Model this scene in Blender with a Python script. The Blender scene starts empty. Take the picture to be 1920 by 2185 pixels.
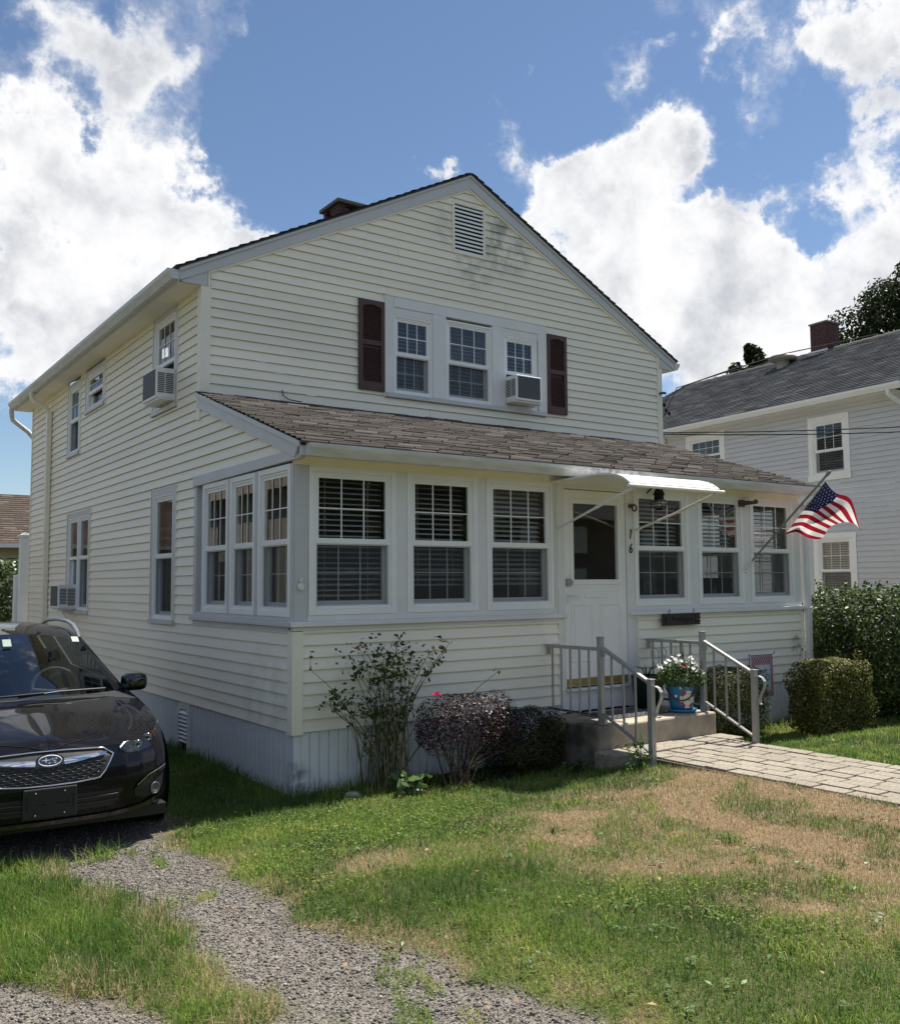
import bpy, math, random
import numpy as np
from mathutils import Vector, Matrix
random.seed(7)
rng = np.random.default_rng(11)
SC = bpy.context.scene
COL = SC.collection
R = math.radians

# ------------------------------------------------------------------ camera
cam = bpy.data.cameras.new('camera')
co = bpy.data.objects.new('camera', cam)
COL.objects.link(co)
yaw, pitch, roll = R(35.061), R(4.365), R(0.427)
Rt0 = Vector((math.cos(yaw), -math.sin(yaw), 0))
Fw = Vector((math.sin(yaw) * math.cos(pitch), math.cos(yaw) * math.cos(pitch), math.sin(pitch)))
Up0 = Rt0.cross(Fw)
Rt = Rt0 * math.cos(roll) - Up0 * math.sin(roll)
Up = Rt0 * math.sin(roll) + Up0 * math.cos(roll)
mw = Matrix.Identity(4)
for i, v in enumerate((Rt, Up, -Fw)):
    mw[0][i], mw[1][i], mw[2][i] = v
CAM = Vector((-3.413, -7.119, 1.736))
mw.translation = CAM
co.matrix_world = mw
cam.sensor_fit = 'HORIZONTAL'
cam.sensor_width = 36
cam.lens = 36 * 1997.6 / 1920
cam.clip_start = 0.05
cam.clip_end = 2000
SC.camera = co

# ------------------------------------------------------------------ light
SUN_DIR = Vector((0.50, 0.05, 1.0)).normalized()
sun_el = math.asin(SUN_DIR.z)
sun_az = math.atan2(SUN_DIR.x, SUN_DIR.y)
sl = bpy.data.lights.new('sun', 'SUN')
sl.energy = 4.8
sl.angle = R(0.53)
sl.color = (1.0, 0.95, 0.86)
so = bpy.data.objects.new('sun', sl)
COL.objects.link(so)
so.rotation_euler = SUN_DIR.to_track_quat('Z', 'Y').to_euler()
so.location = (10, -4, 20)

SC.view_settings.view_transform = 'Standard'
SC.view_settings.look = 'None'
SC.view_settings.exposure = 0.92
SC.view_settings.gamma = 1.0
SC.view_settings.use_curve_mapping = False
SC.cycles.max_bounces = 8
SC.cycles.transparent_max_bounces = 24
SC.cycles.caustics_reflective = False
SC.cycles.caustics_refractive = False

world = bpy.data.worlds.new('World')
SC.world = world
world.use_nodes = True
NT = world.node_tree
NT.nodes.clear()
WN, WL = NT.nodes.new, NT.links.new
w_out = WN('ShaderNodeOutputWorld')
w_bg = WN('ShaderNodeBackground')
w_sky = WN('ShaderNodeTexSky')
w_sky.sky_type = 'NISHITA'
w_sky.sun_disc = False
w_sky.sun_elevation = sun_el
w_sky.sun_rotation = sun_az
w_sky.altitude = 50
w_sky.air_density = 1.0
w_sky.dust_density = 0.1
w_sky.ozone_density = 3.0
SKY_STRENGTH = 0.061
w_bg.inputs['Strength'].default_value = SKY_STRENGTH
w_tc = WN('ShaderNodeTexCoord')
DIR = w_tc.outputs['Generated']


def wmath(op, a, b=None, c=None):
    n = WN('ShaderNodeMath')
    n.operation = op
    for i, v in enumerate((a, b, c)):
        if v is None:
            continue
        if hasattr(v, 'is_linked'):
            WL(v, n.inputs[i])
        else:
            n.inputs[i].default_value = v
    return n.outputs[0]


def wrange(v, a, b, c=0.0, d=1.0, smooth=True):
    n = WN('ShaderNodeMapRange')
    n.interpolation_type = 'SMOOTHSTEP' if smooth else 'LINEAR'
    WL(v, n.inputs['Value'])
    n.inputs['From Min'].default_value = a
    n.inputs['From Max'].default_value = b
    n.inputs['To Min'].default_value = c
    n.inputs['To Max'].default_value = d
    return n.outputs['Result']


def wnoise(vec, scale, detail=6, rough=0.55, dist=0.0):
    n = WN('ShaderNodeTexNoise')
    n.inputs['Scale'].default_value = scale
    n.inputs['Detail'].default_value = detail
    n.inputs['Roughness'].default_value = rough
    n.inputs['Distortion'].default_value = dist
    WL(vec, n.inputs['Vector'])
    return n.outputs['Fac']


# cumulus masses: direction, angular radius, weight
BLOBS = [(0.155, 0.897, 0.414, 0.0437, 1), (0.193, 0.894, 0.404, 0.0558, 1), (0.24, 0.898, 0.369, 0.0594, 1), (0.173, 0.92, 0.351, 0.0669, 1), (0.281, 0.888, 0.365, 0.039, 0.8), (0.219, 0.921, 0.322, 0.0435, 0.8), (0.165, 0.937, 0.307, 0.0365, 0.8), (0.155, 0.862, 0.483, 0.0368, 0.55), (0.184, 0.86, 0.477, 0.0238, 0.34), (0.141, 0.858, 0.494, 0.0224, 0.4), (0.27, 0.846, 0.46, 0.0415, 0.45), (0.269, 0.869, 0.415, 0.0402, 0.55), (0.237, 0.846, 0.478, 0.0298, 0.45), (0.298, 0.805, 0.513, 0.0377, 0.45), (0.322, 0.792, 0.519, 0.0152, 0.3), (0.273, 0.827, 0.491, 0.0202, 0.25), (0.178, 0.953, 0.245, 0.0702, 1), (0.23, 0.939, 0.255, 0.062, 1), (0.293, 0.908, 0.298, 0.0581, 1), (0.335, 0.883, 0.329, 0.047, 1), (0.361, 0.868, 0.34, 0.0237, 0.6), (0.168, 0.964, 0.207, 0.0324, 0.5), (0.263, 0.936, 0.234, 0.0407, 0.5), (0.49, 0.761, 0.425, 0.0292, 1.2), (0.51, 0.751, 0.42, 0.0258, 1.1), (0.445, 0.749, 0.491, 0.0164, 0.9), (0.52, 0.691, 0.502, 0.0098, 0.3), (0.569, 0.661, 0.488, 0.0142, 0.35), (0.573, 0.657, 0.49, 0.0109, 0.3), (0.625, 0.602, 0.498, 0.0237, 0.5), (0.645, 0.583, 0.495, 0.0234, 0.52), (0.651, 0.57, 0.501, 0.0154, 0.4), (0.675, 0.536, 0.507, 0.0224, 0.6), (0.697, 0.515, 0.499, 0.0295, 0.62), (0.724, 0.509, 0.466, 0.0225, 0.5), (0.74, 0.513, 0.435, 0.018, 0.6), (0.721, 0.53, 0.446, 0.0155, 0.3), (0.723, 0.481, 0.495, 0.0238, 0.6), (0.701, 0.529, 0.478, 0.0152, 0.4), (0.74, 0.447, 0.502, 0.0412, 1), (0.771, 0.419, 0.48, 0.0405, 1), (0.78, 0.445, 0.44, 0.0381, 0.95), (0.803, 0.436, 0.406, 0.0384, 1), (0.792, 0.474, 0.385, 0.038, 0.9), (0.819, 0.452, 0.354, 0.035, 1), (0.779, 0.497, 0.383, 0.0285, 0.7), (0.765, 0.52, 0.38, 0.0213, 0.5), (0.575, 0.693, 0.435, 0.0317, 0.62), (0.56, 0.706, 0.434, 0.0231, 0.5), (0.605, 0.674, 0.423, 0.026, 0.5), (0.68, 0.598, 0.425, 0.0332, 0.95), (0.661, 0.62, 0.422, 0.0281, 0.8), (0.646, 0.646, 0.407, 0.0346, 0.8), (0.62, 0.684, 0.384, 0.0476, 1), (0.597, 0.704, 0.385, 0.0299, 0.8), (0.657, 0.666, 0.355, 0.0719, 1), (0.703, 0.622, 0.345, 0.0704, 1), (0.735, 0.586, 0.341, 0.0515, 0.95), (0.754, 0.571, 0.325, 0.0455, 0.8), (0.717, 0.636, 0.285, 0.0727, 1), (0.765, 0.581, 0.279, 0.0699, 1), (0.794, 0.533, 0.292, 0.0695, 1), (0.821, 0.486, 0.298, 0.0662, 1), (0.837, 0.461, 0.294, 0.0516, 1), (0.815, 0.521, 0.252, 0.0722, 1), (0.761, 0.604, 0.238, 0.0719, 1), (0.689, 0.657, 0.306, 0.0609, 1), (0.757, 0.549, 0.354, 0.0221, 0.4), (0.428, 0.772, 0.47, 0.1443, -0.8), (0.414, 0.829, 0.375, 0.0891, -0.7), (0.597, 0.649, 0.471, 0.0441, -0.5), (0.69, 0.562, 0.456, 0.0317, -0.4), (0.791, 0.507, 0.343, 0.0293, -0.7), (0.817, 0.472, 0.33, 0.0232, -0.6), (0.209, 0.841, 0.5, 0.019, -0.3), (0.236, 0.929, 0.283, 0.0252, -0.5), (0.176, 0.945, 0.274, 0.0213, -0.5), (0.336, 0.848, 0.409, 0.0393, -0.5), (0.705, 0.583, 0.404, 0.0277, -0.5), (0.752, 0.498, 0.431, 0.0152, -0.4), (0.172, 0.975, 0.141, 0.0657, -0.6), (0.218, 0.87, 0.442, 0.0202, -0.35), (0.738, 0.545, 0.398, 0.0269, -0.5)]
wn_ = WN('ShaderNodeTexNoise')
wn_.inputs['Scale'].default_value = 13.0
wn_.inputs['Detail'].default_value = 10
wn_.inputs['Roughness'].default_value = 0.62
WL(DIR, wn_.inputs['Vector'])
wv = WN('ShaderNodeVectorMath')
wv.operation = 'MULTIPLY_ADD'
WL(wn_.outputs['Color'], wv.inputs[0])
wv.inputs[1].default_value = (0.17, 0.17, 0.17)
wa = WN('ShaderNodeVectorMath')
wa.operation = 'ADD'
WL(DIR, wa.inputs[0])
wa.inputs[1].default_value = (-0.085, -0.085, -0.085)
WL(wa.outputs[0], wv.inputs[2])
WDIR = wv.outputs[0]
big = wnoise(DIR, 2.4, 3, 0.5)
acc = wrange(big, 0.46, 0.62, 0.0, 0.55)  # cloud cover all round the sky, out of view too, raised to brighten shaded walls
for bx, by, bz, br, bw in BLOBS:
    n = WN('ShaderNodeVectorMath')
    n.operation = 'DISTANCE'
    WL(WDIR, n.inputs[0])
    n.inputs[1].default_value = (bx, by, bz)
    acc = wmath('ADD', acc, wrange(n.outputs['Value'], 0.1 * br, 1.45 * br, bw * (0.72 if bw > 0 else 0.8), 0.0))
acc = wmath('MAXIMUM', wmath('MINIMUM', acc, 0.92), -0.45)
wisp = wnoise(DIR, 9.0, 15, 0.64, 0.12)
puff = wnoise(DIR, 24.0, 12, 0.62, 0.05)
den = wmath('ADD', acc, wmath('MULTIPLY', wmath('SUBTRACT', wisp, 0.5), 1.9))
den = wmath('ADD', den, wmath('MULTIPLY', wmath('SUBTRACT', puff, 0.5), 0.95))
alpha = wmath('MAXIMUM', wrange(den, 0.20, 0.80), wmath('MULTIPLY', wrange(den, 0.05, 0.5), 0.22))
soft = wnoise(DIR, 10.0, 8, 0.58)
thick = wrange(wmath('ADD', den, wmath('MULTIPLY', wmath('SUBTRACT', soft, 0.5), 3.6)), 0.55, 1.75)
cr = WN('ShaderNodeMix')
cr.data_type = 'RGBA'
WL(thick, cr.inputs['Factor'])
CL = 1.0 / SKY_STRENGTH
cr.inputs[6].default_value = (0.53 * CL, 0.53 * CL, 0.535 * CL, 1)
cr.inputs[7].default_value = (0.315 * CL, 0.33 * CL, 0.355 * CL, 1)
mx = WN('ShaderNodeMix')
mx.data_type = 'RGBA'
WL(alpha, mx.inputs['Factor'])
WL(w_sky.outputs['Color'], mx.inputs[6])
WL(cr.outputs[2], mx.inputs[7])
WL(mx.outputs[2], w_bg.inputs['Color'])
WL(w_bg.outputs[0], w_out.inputs[0])

# ------------------------------------------------------------------ materials
MATS = {}


def mat(name, col, rough=0.55, var=0.12, vs=6.0, bump=0.0, bs=60.0, metal=0.0, coat=0.0, col2=None, spec=0.5,
        ov=0.0, space='Object', stretch=None):
    m = bpy.data.materials.new(name)
    m.use_nodes = True
    nt = m.node_tree
    b = nt.nodes['Principled BSDF']
    tc = nt.nodes.new('ShaderNodeTexCoord')
    vec = tc.outputs[space]
    if stretch:
        mp = nt.nodes.new('ShaderNodeMapping')
        mp.inputs['Scale'].default_value = stretch
        nt.links.new(vec, mp.inputs['Vector'])
        vec = mp.outputs[0]
    ns = nt.nodes.new('ShaderNodeTexNoise')
    ns.inputs['Scale'].default_value = vs
    ns.inputs['Detail'].default_value = 6
    nt.links.new(vec, ns.inputs['Vector'])
    rp = nt.nodes.new('ShaderNodeMapRange')
    nt.links.new(ns.outputs['Fac'], rp.inputs['Value'])
    rp.inputs['From Min'].default_value = 0.3
    rp.inputs['From Max'].default_value = 0.7
    mixn = nt.nodes.new('ShaderNodeMix')
    mixn.data_type = 'RGBA'
    nt.links.new(rp.outputs[0], mixn.inputs['Factor'])
    c = Vector(col)
    mixn.inputs[6].default_value = (*(c * (1 - var)), 1)
    mixn.inputs[7].default_value = (*(Vector(col2) if col2 else c * (1 + var)), 1)
    out = mixn.outputs[2]
    if ov:
        oi = nt.nodes.new('ShaderNodeObjectInfo')
        mr = nt.nodes.new('ShaderNodeMapRange')
        nt.links.new(oi.outputs['Random'], mr.inputs['Value'])
        mr.inputs['To Min'].default_value = 1 - ov
        mr.inputs['To Max'].default_value = 1 + ov
        vm = nt.nodes.new('ShaderNodeVectorMath')
        vm.operation = 'SCALE'
        nt.links.new(out, vm.inputs[0])
        nt.links.new(mr.outputs[0], vm.inputs['Scale'])
        out = vm.outputs[0]
    nt.links.new(out, b.inputs['Base Color'])
    b.inputs['Roughness'].default_value = rough
    b.inputs['Metallic'].default_value = metal
    b.inputs['Coat Weight'].default_value = coat
    b.inputs['Coat Roughness'].default_value = 0.03
    b.inputs['Specular IOR Level'].default_value = spec
    if bump:
        n2 = nt.nodes.new('ShaderNodeTexNoise')
        n2.inputs['Scale'].default_value = bs
        n2.inputs['Detail'].default_value = 5
        nt.links.new(vec, n2.inputs['Vector'])
        bp = nt.nodes.new('ShaderNodeBump')
        bp.inputs['Strength'].default_value = bump
        bp.inputs['Distance'].default_value = 0.01
        nt.links.new(n2.outputs['Fac'], bp.inputs['Height'])
        nt.links.new(bp.outputs[0], b.inputs['Normal'])
    MATS[name] = m
    return m


def stain(m, centre, radius, col, strength, scale=9.0):
    """a dirt patch with a shape of its own, fixed on the wall"""
    nt = m.node_tree
    b = nt.nodes['Principled BSDF']
    src = b.inputs['Base Color'].links[0].from_socket
    g = nt.nodes.new('ShaderNodeNewGeometry')
    d = nt.nodes.new('ShaderNodeVectorMath')
    d.operation = 'DISTANCE'
    nt.links.new(g.outputs['Position'], d.inputs[0])
    d.inputs[1].default_value = centre
    mr = nt.nodes.new('ShaderNodeMapRange')
    mr.interpolation_type = 'SMOOTHSTEP'
    nt.links.new(d.outputs['Value'], mr.inputs['Value'])
    mr.inputs['From Min'].default_value = radius * 0.35
    mr.inputs['From Max'].default_value = radius
    mr.inputs['To Min'].default_value = 1
    mr.inputs['To Max'].default_value = 0
    ns = nt.nodes.new('ShaderNodeTexNoise')
    ns.inputs['Scale'].default_value = scale
    ns.inputs['Detail'].default_value = 8
    nt.links.new(g.outputs['Position'], ns.inputs['Vector'])
    m2 = nt.nodes.new('ShaderNodeMapRange')
    nt.links.new(ns.outputs['Fac'], m2.inputs['Value'])
    m2.inputs['From Min'].default_value = 0.38
    m2.inputs['From Max'].default_value = 0.62
    mu = nt.nodes.new('ShaderNodeMath')
    mu.operation = 'MULTIPLY'
    nt.links.new(mr.outputs[0], mu.inputs[0])
    nt.links.new(m2.outputs[0], mu.inputs[1])
    m3 = nt.nodes.new('ShaderNodeMath')
    m3.operation = 'MULTIPLY'
    nt.links.new(mu.outputs[0], m3.inputs[0])
    m3.inputs[1].default_value = strength
    mixn = nt.nodes.new('ShaderNodeMix')
    mixn.data_type = 'RGBA'
    nt.links.new(m3.outputs[0], mixn.inputs['Factor'])
    nt.links.new(src, mixn.inputs[6])
    mixn.inputs[7].default_value = (*col, 1)
    nt.links.new(mixn.outputs[2], b.inputs['Base Color'])


def glass(name, tint=(1, 1, 1), base=0.06, rough=0.0, dark=0.0):
    m = bpy.data.materials.new(name)
    m.use_nodes = True
    nt = m.node_tree
    nt.nodes.clear()
    o = nt.nodes.new('ShaderNodeOutputMaterial')
    t = nt.nodes.new('ShaderNodeBsdfTransparent')
    t.inputs[0].default_value = (*tint, 1)
    g = nt.nodes.new('ShaderNodeBsdfGlossy')
    g.inputs['Roughness'].default_value = rough
    f = nt.nodes.new('ShaderNodeLayerWeight')
    f.inputs['Blend'].default_value = 0.5
    pw = nt.nodes.new('ShaderNodeMath')
    pw.operation = 'POWER'
    pw.inputs[1].default_value = 5
    nt.links.new(f.outputs['Facing'], pw.inputs[0])
    ad = nt.nodes.new('ShaderNodeMath')
    ad.operation = 'MULTIPLY_ADD'
    ad.use_clamp = True
    ad.inputs[1].default_value = 0.9
    ad.inputs[2].default_value = 0.06 + base
    nt.links.new(pw.outputs[0], ad.inputs[0])
    # faint waviness of old float glass
    tc = nt.nodes.new('ShaderNodeTexCoord')
    ns = nt.nodes.new('ShaderNodeTexNoise')
    ns.inputs['Scale'].default_value = 3.0
    nt.links.new(tc.outputs['Object'], ns.inputs['Vector'])
    bp = nt.nodes.new('ShaderNodeBump')
    bp.inputs['Strength'].default_value = 0.012
    bp.inputs['Distance'].default_value = 0.02
    nt.links.new(ns.outputs['Fac'], bp.inputs['Height'])
    nt.links.new(bp.outputs[0], g.inputs['Normal'])
    mi = nt.nodes.new('ShaderNodeMixShader')
    nt.links.new(ad.outputs[0], mi.inputs[0])
    nt.links.new(t.outputs[0], mi.inputs[1])
    nt.links.new(g.outputs[0], mi.inputs[2])
    nt.links.new(mi.outputs[0], o.inputs[0])
    MATS[name] = m
    return m


def screenmat(name, col, cover):
    m = bpy.data.materials.new(name)
    m.use_nodes = True
    nt = m.node_tree
    nt.nodes.clear()
    o = nt.nodes.new('ShaderNodeOutputMaterial')
    t = nt.nodes.new('ShaderNodeBsdfTransparent')
    d = nt.nodes.new('ShaderNodeBsdfDiffuse')
    d.inputs[0].default_value = (*col, 1)
    mi = nt.nodes.new('ShaderNodeMixShader')
    mi.inputs[0].default_value = cover
    nt.links.new(t.outputs[0], mi.inputs[1])
    nt.links.new(d.outputs[0], mi.inputs[2])
    nt.links.new(mi.outputs[0], o.inputs[0])
    MATS[name] = m
    return m


def leafmat(name, c_dark, c_light, trans=0.3, rough=0.45, c_third=None):
    """leaf colour varies leaf by leaf through the 'tone' attribute"""
    m = bpy.data.materials.new(name)
    m.use_nodes = True
    nt = m.node_tree
    nt.nodes.clear()
    o = nt.nodes.new('ShaderNodeOutputMaterial')
    at = nt.nodes.new('ShaderNodeAttribute')
    at.attribute_name = 'tone'
    rp = nt.nodes.new('ShaderNodeValToRGB')
    nt.links.new(at.outputs['Fac'], rp.inputs[0])
    e = rp.color_ramp.elements
    e[0].color = (*c_dark, 1)
    e[1].color = (*c_light, 1)
    if c_third:
        e[1].position = 0.6
        k = e.new(1.0)
        k.color = (*c_third, 1)
    b = nt.nodes.new('ShaderNodeBsdfPrincipled')
    nt.links.new(rp.outputs[0], b.inputs['Base Color'])
    b.inputs['Roughness'].default_value = rough
    b.inputs['Specular IOR Level'].default_value = 0.2 if rough > 0.4 else 0.45
    tr = nt.nodes.new('ShaderNodeBsdfTranslucent')
    nt.links.new(rp.outputs[0], tr.inputs[0])
    mi = nt.nodes.new('ShaderNodeMixShader')
    mi.inputs[0].default_value = trans
    nt.links.new(b.outputs[0], mi.inputs[1])
    nt.links.new(tr.outputs[0], mi.inputs[2])
    nt.links.new(mi.outputs[0], o.inputs[0])
    MATS[name] = m
    return m


CREAM = (0.86, 0.81, 0.675)
siding = mat('cream_vinyl', CREAM, 0.42, 0.06, 0.9, 0.12, 220, ov=0.03, stretch=(0.4, 0.4, 2.5))
stain(siding, (4.05, 2.22, 6.15), 0.55, (0.26, 0.26, 0.23), 0.7, 7)
stain(siding, (3.55, 2.22, 5.75), 0.40, (0.36, 0.36, 0.31), 0.5, 8)
stain(siding, (3.1, 2.22, 6.2), 0.35, (0.42, 0.42, 0.35), 0.35, 8)
stain(siding, (6.85, 0.0, 0.95), 0.22, (0.16, 0.16, 0.12), 0.75, 14)
stain(siding, (0.0, 0.5, 0.6), 0.8, (0.5, 0.48, 0.40), 0.4, 5)
cream_trim = mat('cream_trim', (0.85, 0.80, 0.67), 0.45, 0.04, 3)
cream_soffit = mat('cream_soffit', (0.85, 0.81, 0.70), 0.5, 0.04, 3)
grey_metal = mat('grey_coil_metal', (0.54, 0.54, 0.545), 0.38, 0.05, 3, 0.05, 30, spec=0.5)
pale_metal = mat('pale_grey_metal', (0.73, 0.725, 0.71), 0.40, 0.05, 3)
gutter_m = mat('gutter_metal', (0.60, 0.61, 0.60), 0.4, 0.13, 4, stretch=(1, 1, 6))
white_vinyl = mat('white_vinyl', (0.83, 0.83, 0.81), 0.4, 0.03, 4)
skirt_m = mat('skirting_vinyl', (0.70, 0.71, 0.735), 0.45, 0.06, 3, 0.0)
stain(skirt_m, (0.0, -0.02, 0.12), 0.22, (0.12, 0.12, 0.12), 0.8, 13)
brown_m = mat('brown_shutter', (0.070, 0.034, 0.029), 0.5, 0.1, 6)
roof_brown = mat('brown_shingle', (0.20, 0.155, 0.125), 0.9, 0.45, 14, 0.9, 160, col2=(0.36, 0.29, 0.235), stretch=(1, 3, 3))
roof_dark = mat('dark_shingle', (0.035, 0.033, 0.034), 0.9, 0.3, 12, 0.6, 120)
roof_grey = mat('grey_shingle', (0.085, 0.086, 0.090), 0.85, 0.3, 9, 0.8, 140, col2=(0.155, 0.155, 0.16))
interior_m = mat('room_paint', (0.20, 0.19, 0.165), 0.9, 0.1, 2)
dark_m = mat('dark_void', (0.012, 0.012, 0.012), 0.9, 0.1, 4)
blind_m = mat('blind_vinyl', (0.62, 0.61, 0.57), 0.5, 0.05, 5)
pane_m = glass('window_glass', (0.90, 0.93, 0.92), 0.035)
screen_m = screenmat('insect_screen', (0.09, 0.095, 0.10), 0.36)
gold_m = mat('brass_kick_plate', (0.42, 0.30, 0.09), 0.45, 0.2, 12, metal=0.6)
rust_m = mat('rusty_iron', (0.09, 0.055, 0.04), 0.7, 0.4, 30)
black_m = mat('black_iron', (0.014, 0.014, 0.014), 0.85, 0.2, 10, spec=0.15)
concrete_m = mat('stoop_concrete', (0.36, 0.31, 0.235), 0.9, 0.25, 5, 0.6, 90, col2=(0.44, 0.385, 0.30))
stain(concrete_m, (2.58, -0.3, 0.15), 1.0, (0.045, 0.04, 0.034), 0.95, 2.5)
alu_m = mat('railing_aluminium', (0.36, 0.36, 0.36), 0.35, 0.08, 8, metal=0.35)
brick_m = mat('red_brick', (0.075, 0.034, 0.031), 0.9, 0.35, 20, 0.6, 90, ov=0.2)
mortar_m = mat('mortar', (0.30, 0.27, 0.24), 0.95, 0.2, 20)
paver_m = mat('paver_concrete', (0.27, 0.235, 0.185), 0.92, 0.30, 30, 0.7, 170, ov=0.10, space='Object')
trunk_m = mat('bark', (0.10, 0.075, 0.055), 0.9, 0.3, 20, 0.8, 40)
stem_m = mat('twig', (0.16, 0.115, 0.075), 0.8, 0.35, 14, col2=(0.20, 0.20, 0.09))

# ------------------------------------------------------------------ mesh helpers
ORG = {}


def tag(o, label=None, cat=None, group=None, kind=None):
    if label:
        o['label'] = label
    if cat:
        o['category'] = cat
    if group:
        o['group'] = group
    if kind:
        o['kind'] = kind
    return o


def thing(name, loc, label, cat, group=None, rot=0.0, local=False):
    o = bpy.data.objects.new(name, None)
    o.empty_display_size = 0.2
    COL.objects.link(o)
    o.location = loc
    o.rotation_euler = (0, 0, rot)
    ORG[o.name] = Vector((0, 0, 0)) if local else Vector(loc)
    return tag(o, label, cat, group)


class MB:
    def __init__(s):
        s.v, s.f, s.sm = [], [], []

    def add(s, vs, fs, smooth=False):
        o = len(s.v)
        s.v += [tuple(v) for v in vs]
        s.f += [tuple(i + o for i in f) for f in fs]
        s.sm += [smooth] * len(fs)
        return s

    def quad(s, a, b, c, d):
        return s.add([a, b, c, d], [(0, 1, 2, 3)])

    def box(s, x0, x1, y0, y1, z0, z1, P=None):
        vs = [(x, y, z) for z in (z0, z1) for y in (y0, y1) for x in (x0, x1)]
        if P:
            vs = [P(*v) for v in vs]
        return s.add(vs, [(0, 2, 3, 1), (4, 5, 7, 6), (0, 1, 5, 4), (2, 6, 7, 3), (0, 4, 6, 2), (1, 3, 7, 5)])

    def prism(s, poly, P, d0, d1):
        """2-d outline swept from depth d0 to d1"""
        n = len(poly)
        vs = [P(a, b, d0) for a, b in poly] + [P(a, b, d1) for a, b in poly]
        fs = [tuple(range(n - 1, -1, -1)), tuple(range(n, 2 * n))]
        fs += [(i, (i + 1) % n, n + (i + 1) % n, n + i) for i in range(n)]
        return s.add(vs, fs)

    def tube(s, pts, r, n=8, caps=True, smooth=True):
        pts = [Vector(p) for p in pts]
        rs = r if isinstance(r, (list, tuple)) else [r] * len(pts)
        vs = []
        prev = None
        for i, p in enumerate(pts):
            t = (pts[min(i + 1, len(pts) - 1)] - pts[max(i - 1, 0)])
            t = t.normalized() if t.length > 1e-9 else Vector((0, 0, 1))
            a = t.orthogonal().normalized() if prev is None else (prev - t * prev.dot(t))
            a = a.normalized() if a.length > 1e-6 else t.orthogonal().normalized()
            prev = a
            b = t.cross(a)
            for k in range(n):
                th = 2 * math.pi * k / n
                vs.append(p + (a * math.cos(th) + b * math.sin(th)) * rs[i])
        fs = []
        for i in range(len(pts) - 1):
            for k in range(n):
                k2 = (k + 1) % n
                fs.append((i * n + k, i * n + k2, (i + 1) * n + k2, (i + 1) * n + k))
        s.add(vs, fs, smooth)
        if caps:
            m = (len(pts) - 1) * n
            s.add(vs[:n], [tuple(range(n - 1, -1, -1))])
            s.add(vs[m:], [tuple(range(n))])
        return s

    def lathe(s, prof, c, n=24, axis='Z', smooth=True):
        c = Vector(c)
        vs = []
        for r, h in prof:
            for k in range(n):
                t = 2 * math.pi * k / n
                a, b = r * math.cos(t), r * math.sin(t)
                vs.append(c + (Vector((a, b, h)) if axis == 'Z' else Vector((a, h, b)) if axis == 'Y' else Vector((h, a, b))))
        fs = []
        for i in range(len(prof) - 1):
            for k in range(n):
                k2 = (k + 1) % n
                fs.append((i * n + k, i * n + k2, (i + 1) * n + k2, (i + 1) * n + k))
        return s.add(vs, fs, smooth)

    def grid(s, rows, smooth=True):
        nr, nc = len(rows), len(rows[0])
        vs = [p for r in rows for p in r]
        fs = [(i * nc + j, i * nc + j + 1, (i + 1) * nc + j + 1, (i + 1) * nc + j) for i in range(nr - 1) for j in range(nc - 1)]
        return s.add(vs, fs, smooth)

    def build(s, name, m, parent=None, bevel=0.0, label=None, kind=None, sub=0, weld=False):
        org = Vector((0, 0, 0))
        if parent is not None:
            org = ORG.get(parent.name, Vector((0, 0, 0)))
        me = bpy.data.meshes.new(name)
        me.from_pydata([Vector(v) - org for v in s.v], [], s.f)
        me.polygons.foreach_set('use_smooth', s.sm)
        me.materials.append(m)
        if weld:
            import bmesh
            bm = bmesh.new()
            bm.from_mesh(me)
            bmesh.ops.remove_doubles(bm, verts=bm.verts, dist=0.0008)
            bmesh.ops.recalc_face_normals(bm, faces=bm.faces)
            bm.to_mesh(me)
            bm.free()
        me.update()
        o = bpy.data.objects.new(name, me)
        COL.objects.link(o)
        if parent is not None:
            o.parent = parent
            ORG[o.name] = org
        if bevel:
            b = o.modifiers.new('edge', 'BEVEL')
            b.width = bevel
            b.segments = 2
            b.limit_method = 'ANGLE'
        if sub:
            b = o.modifiers.new('smooth', 'SUBSURF')
            b.levels = b.render_levels = sub
        if label:
            o['label'] = label
        if kind:
            o['kind'] = kind
        return o


def fastmesh(name, V, F, m, parent=None, tone=None, kind=None, smooth=False):
    """numpy quads or tris -> one mesh object"""
    org = np.zeros(3)
    if parent is not None:
        org = np.array(ORG.get(parent.name, (0, 0, 0)))
    V = np.asarray(V, np.float32) - org.astype(np.float32)
    F = np.asarray(F, np.int32)
    k = F.shape[1]
    me = bpy.data.meshes.new(name)
    me.vertices.add(len(V))
    me.vertices.foreach_set('co', V.ravel())
    me.loops.add(F.size)
    me.loops.foreach_set('vertex_index', F.ravel())
    me.polygons.add(len(F))
    me.polygons.foreach_set('loop_start', np.arange(0, F.size, k, dtype=np.int32))
    me.polygons.foreach_set('loop_total', np.full(len(F), k, np.int32))
    if smooth:
        me.polygons.foreach_set('use_smooth', np.ones(len(F), bool))
    if tone is not None:
        a = me.attributes.new('tone', 'FLOAT', 'FACE')
        a.data.foreach_set('value', np.asarray(tone, np.float32))
    me.materials.append(m)
    me.update(calc_edges=True)
    o = bpy.data.objects.new(name, me)
    COL.objects.link(o)
    if parent is not None:
        o.parent = parent
        ORG[o.name] = Vector(org)
    if kind:
        o['kind'] = kind
    return o


def unit(a):
    return a / np.maximum(np.linalg.norm(a, axis=1, keepdims=True), 1e-9)


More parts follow.
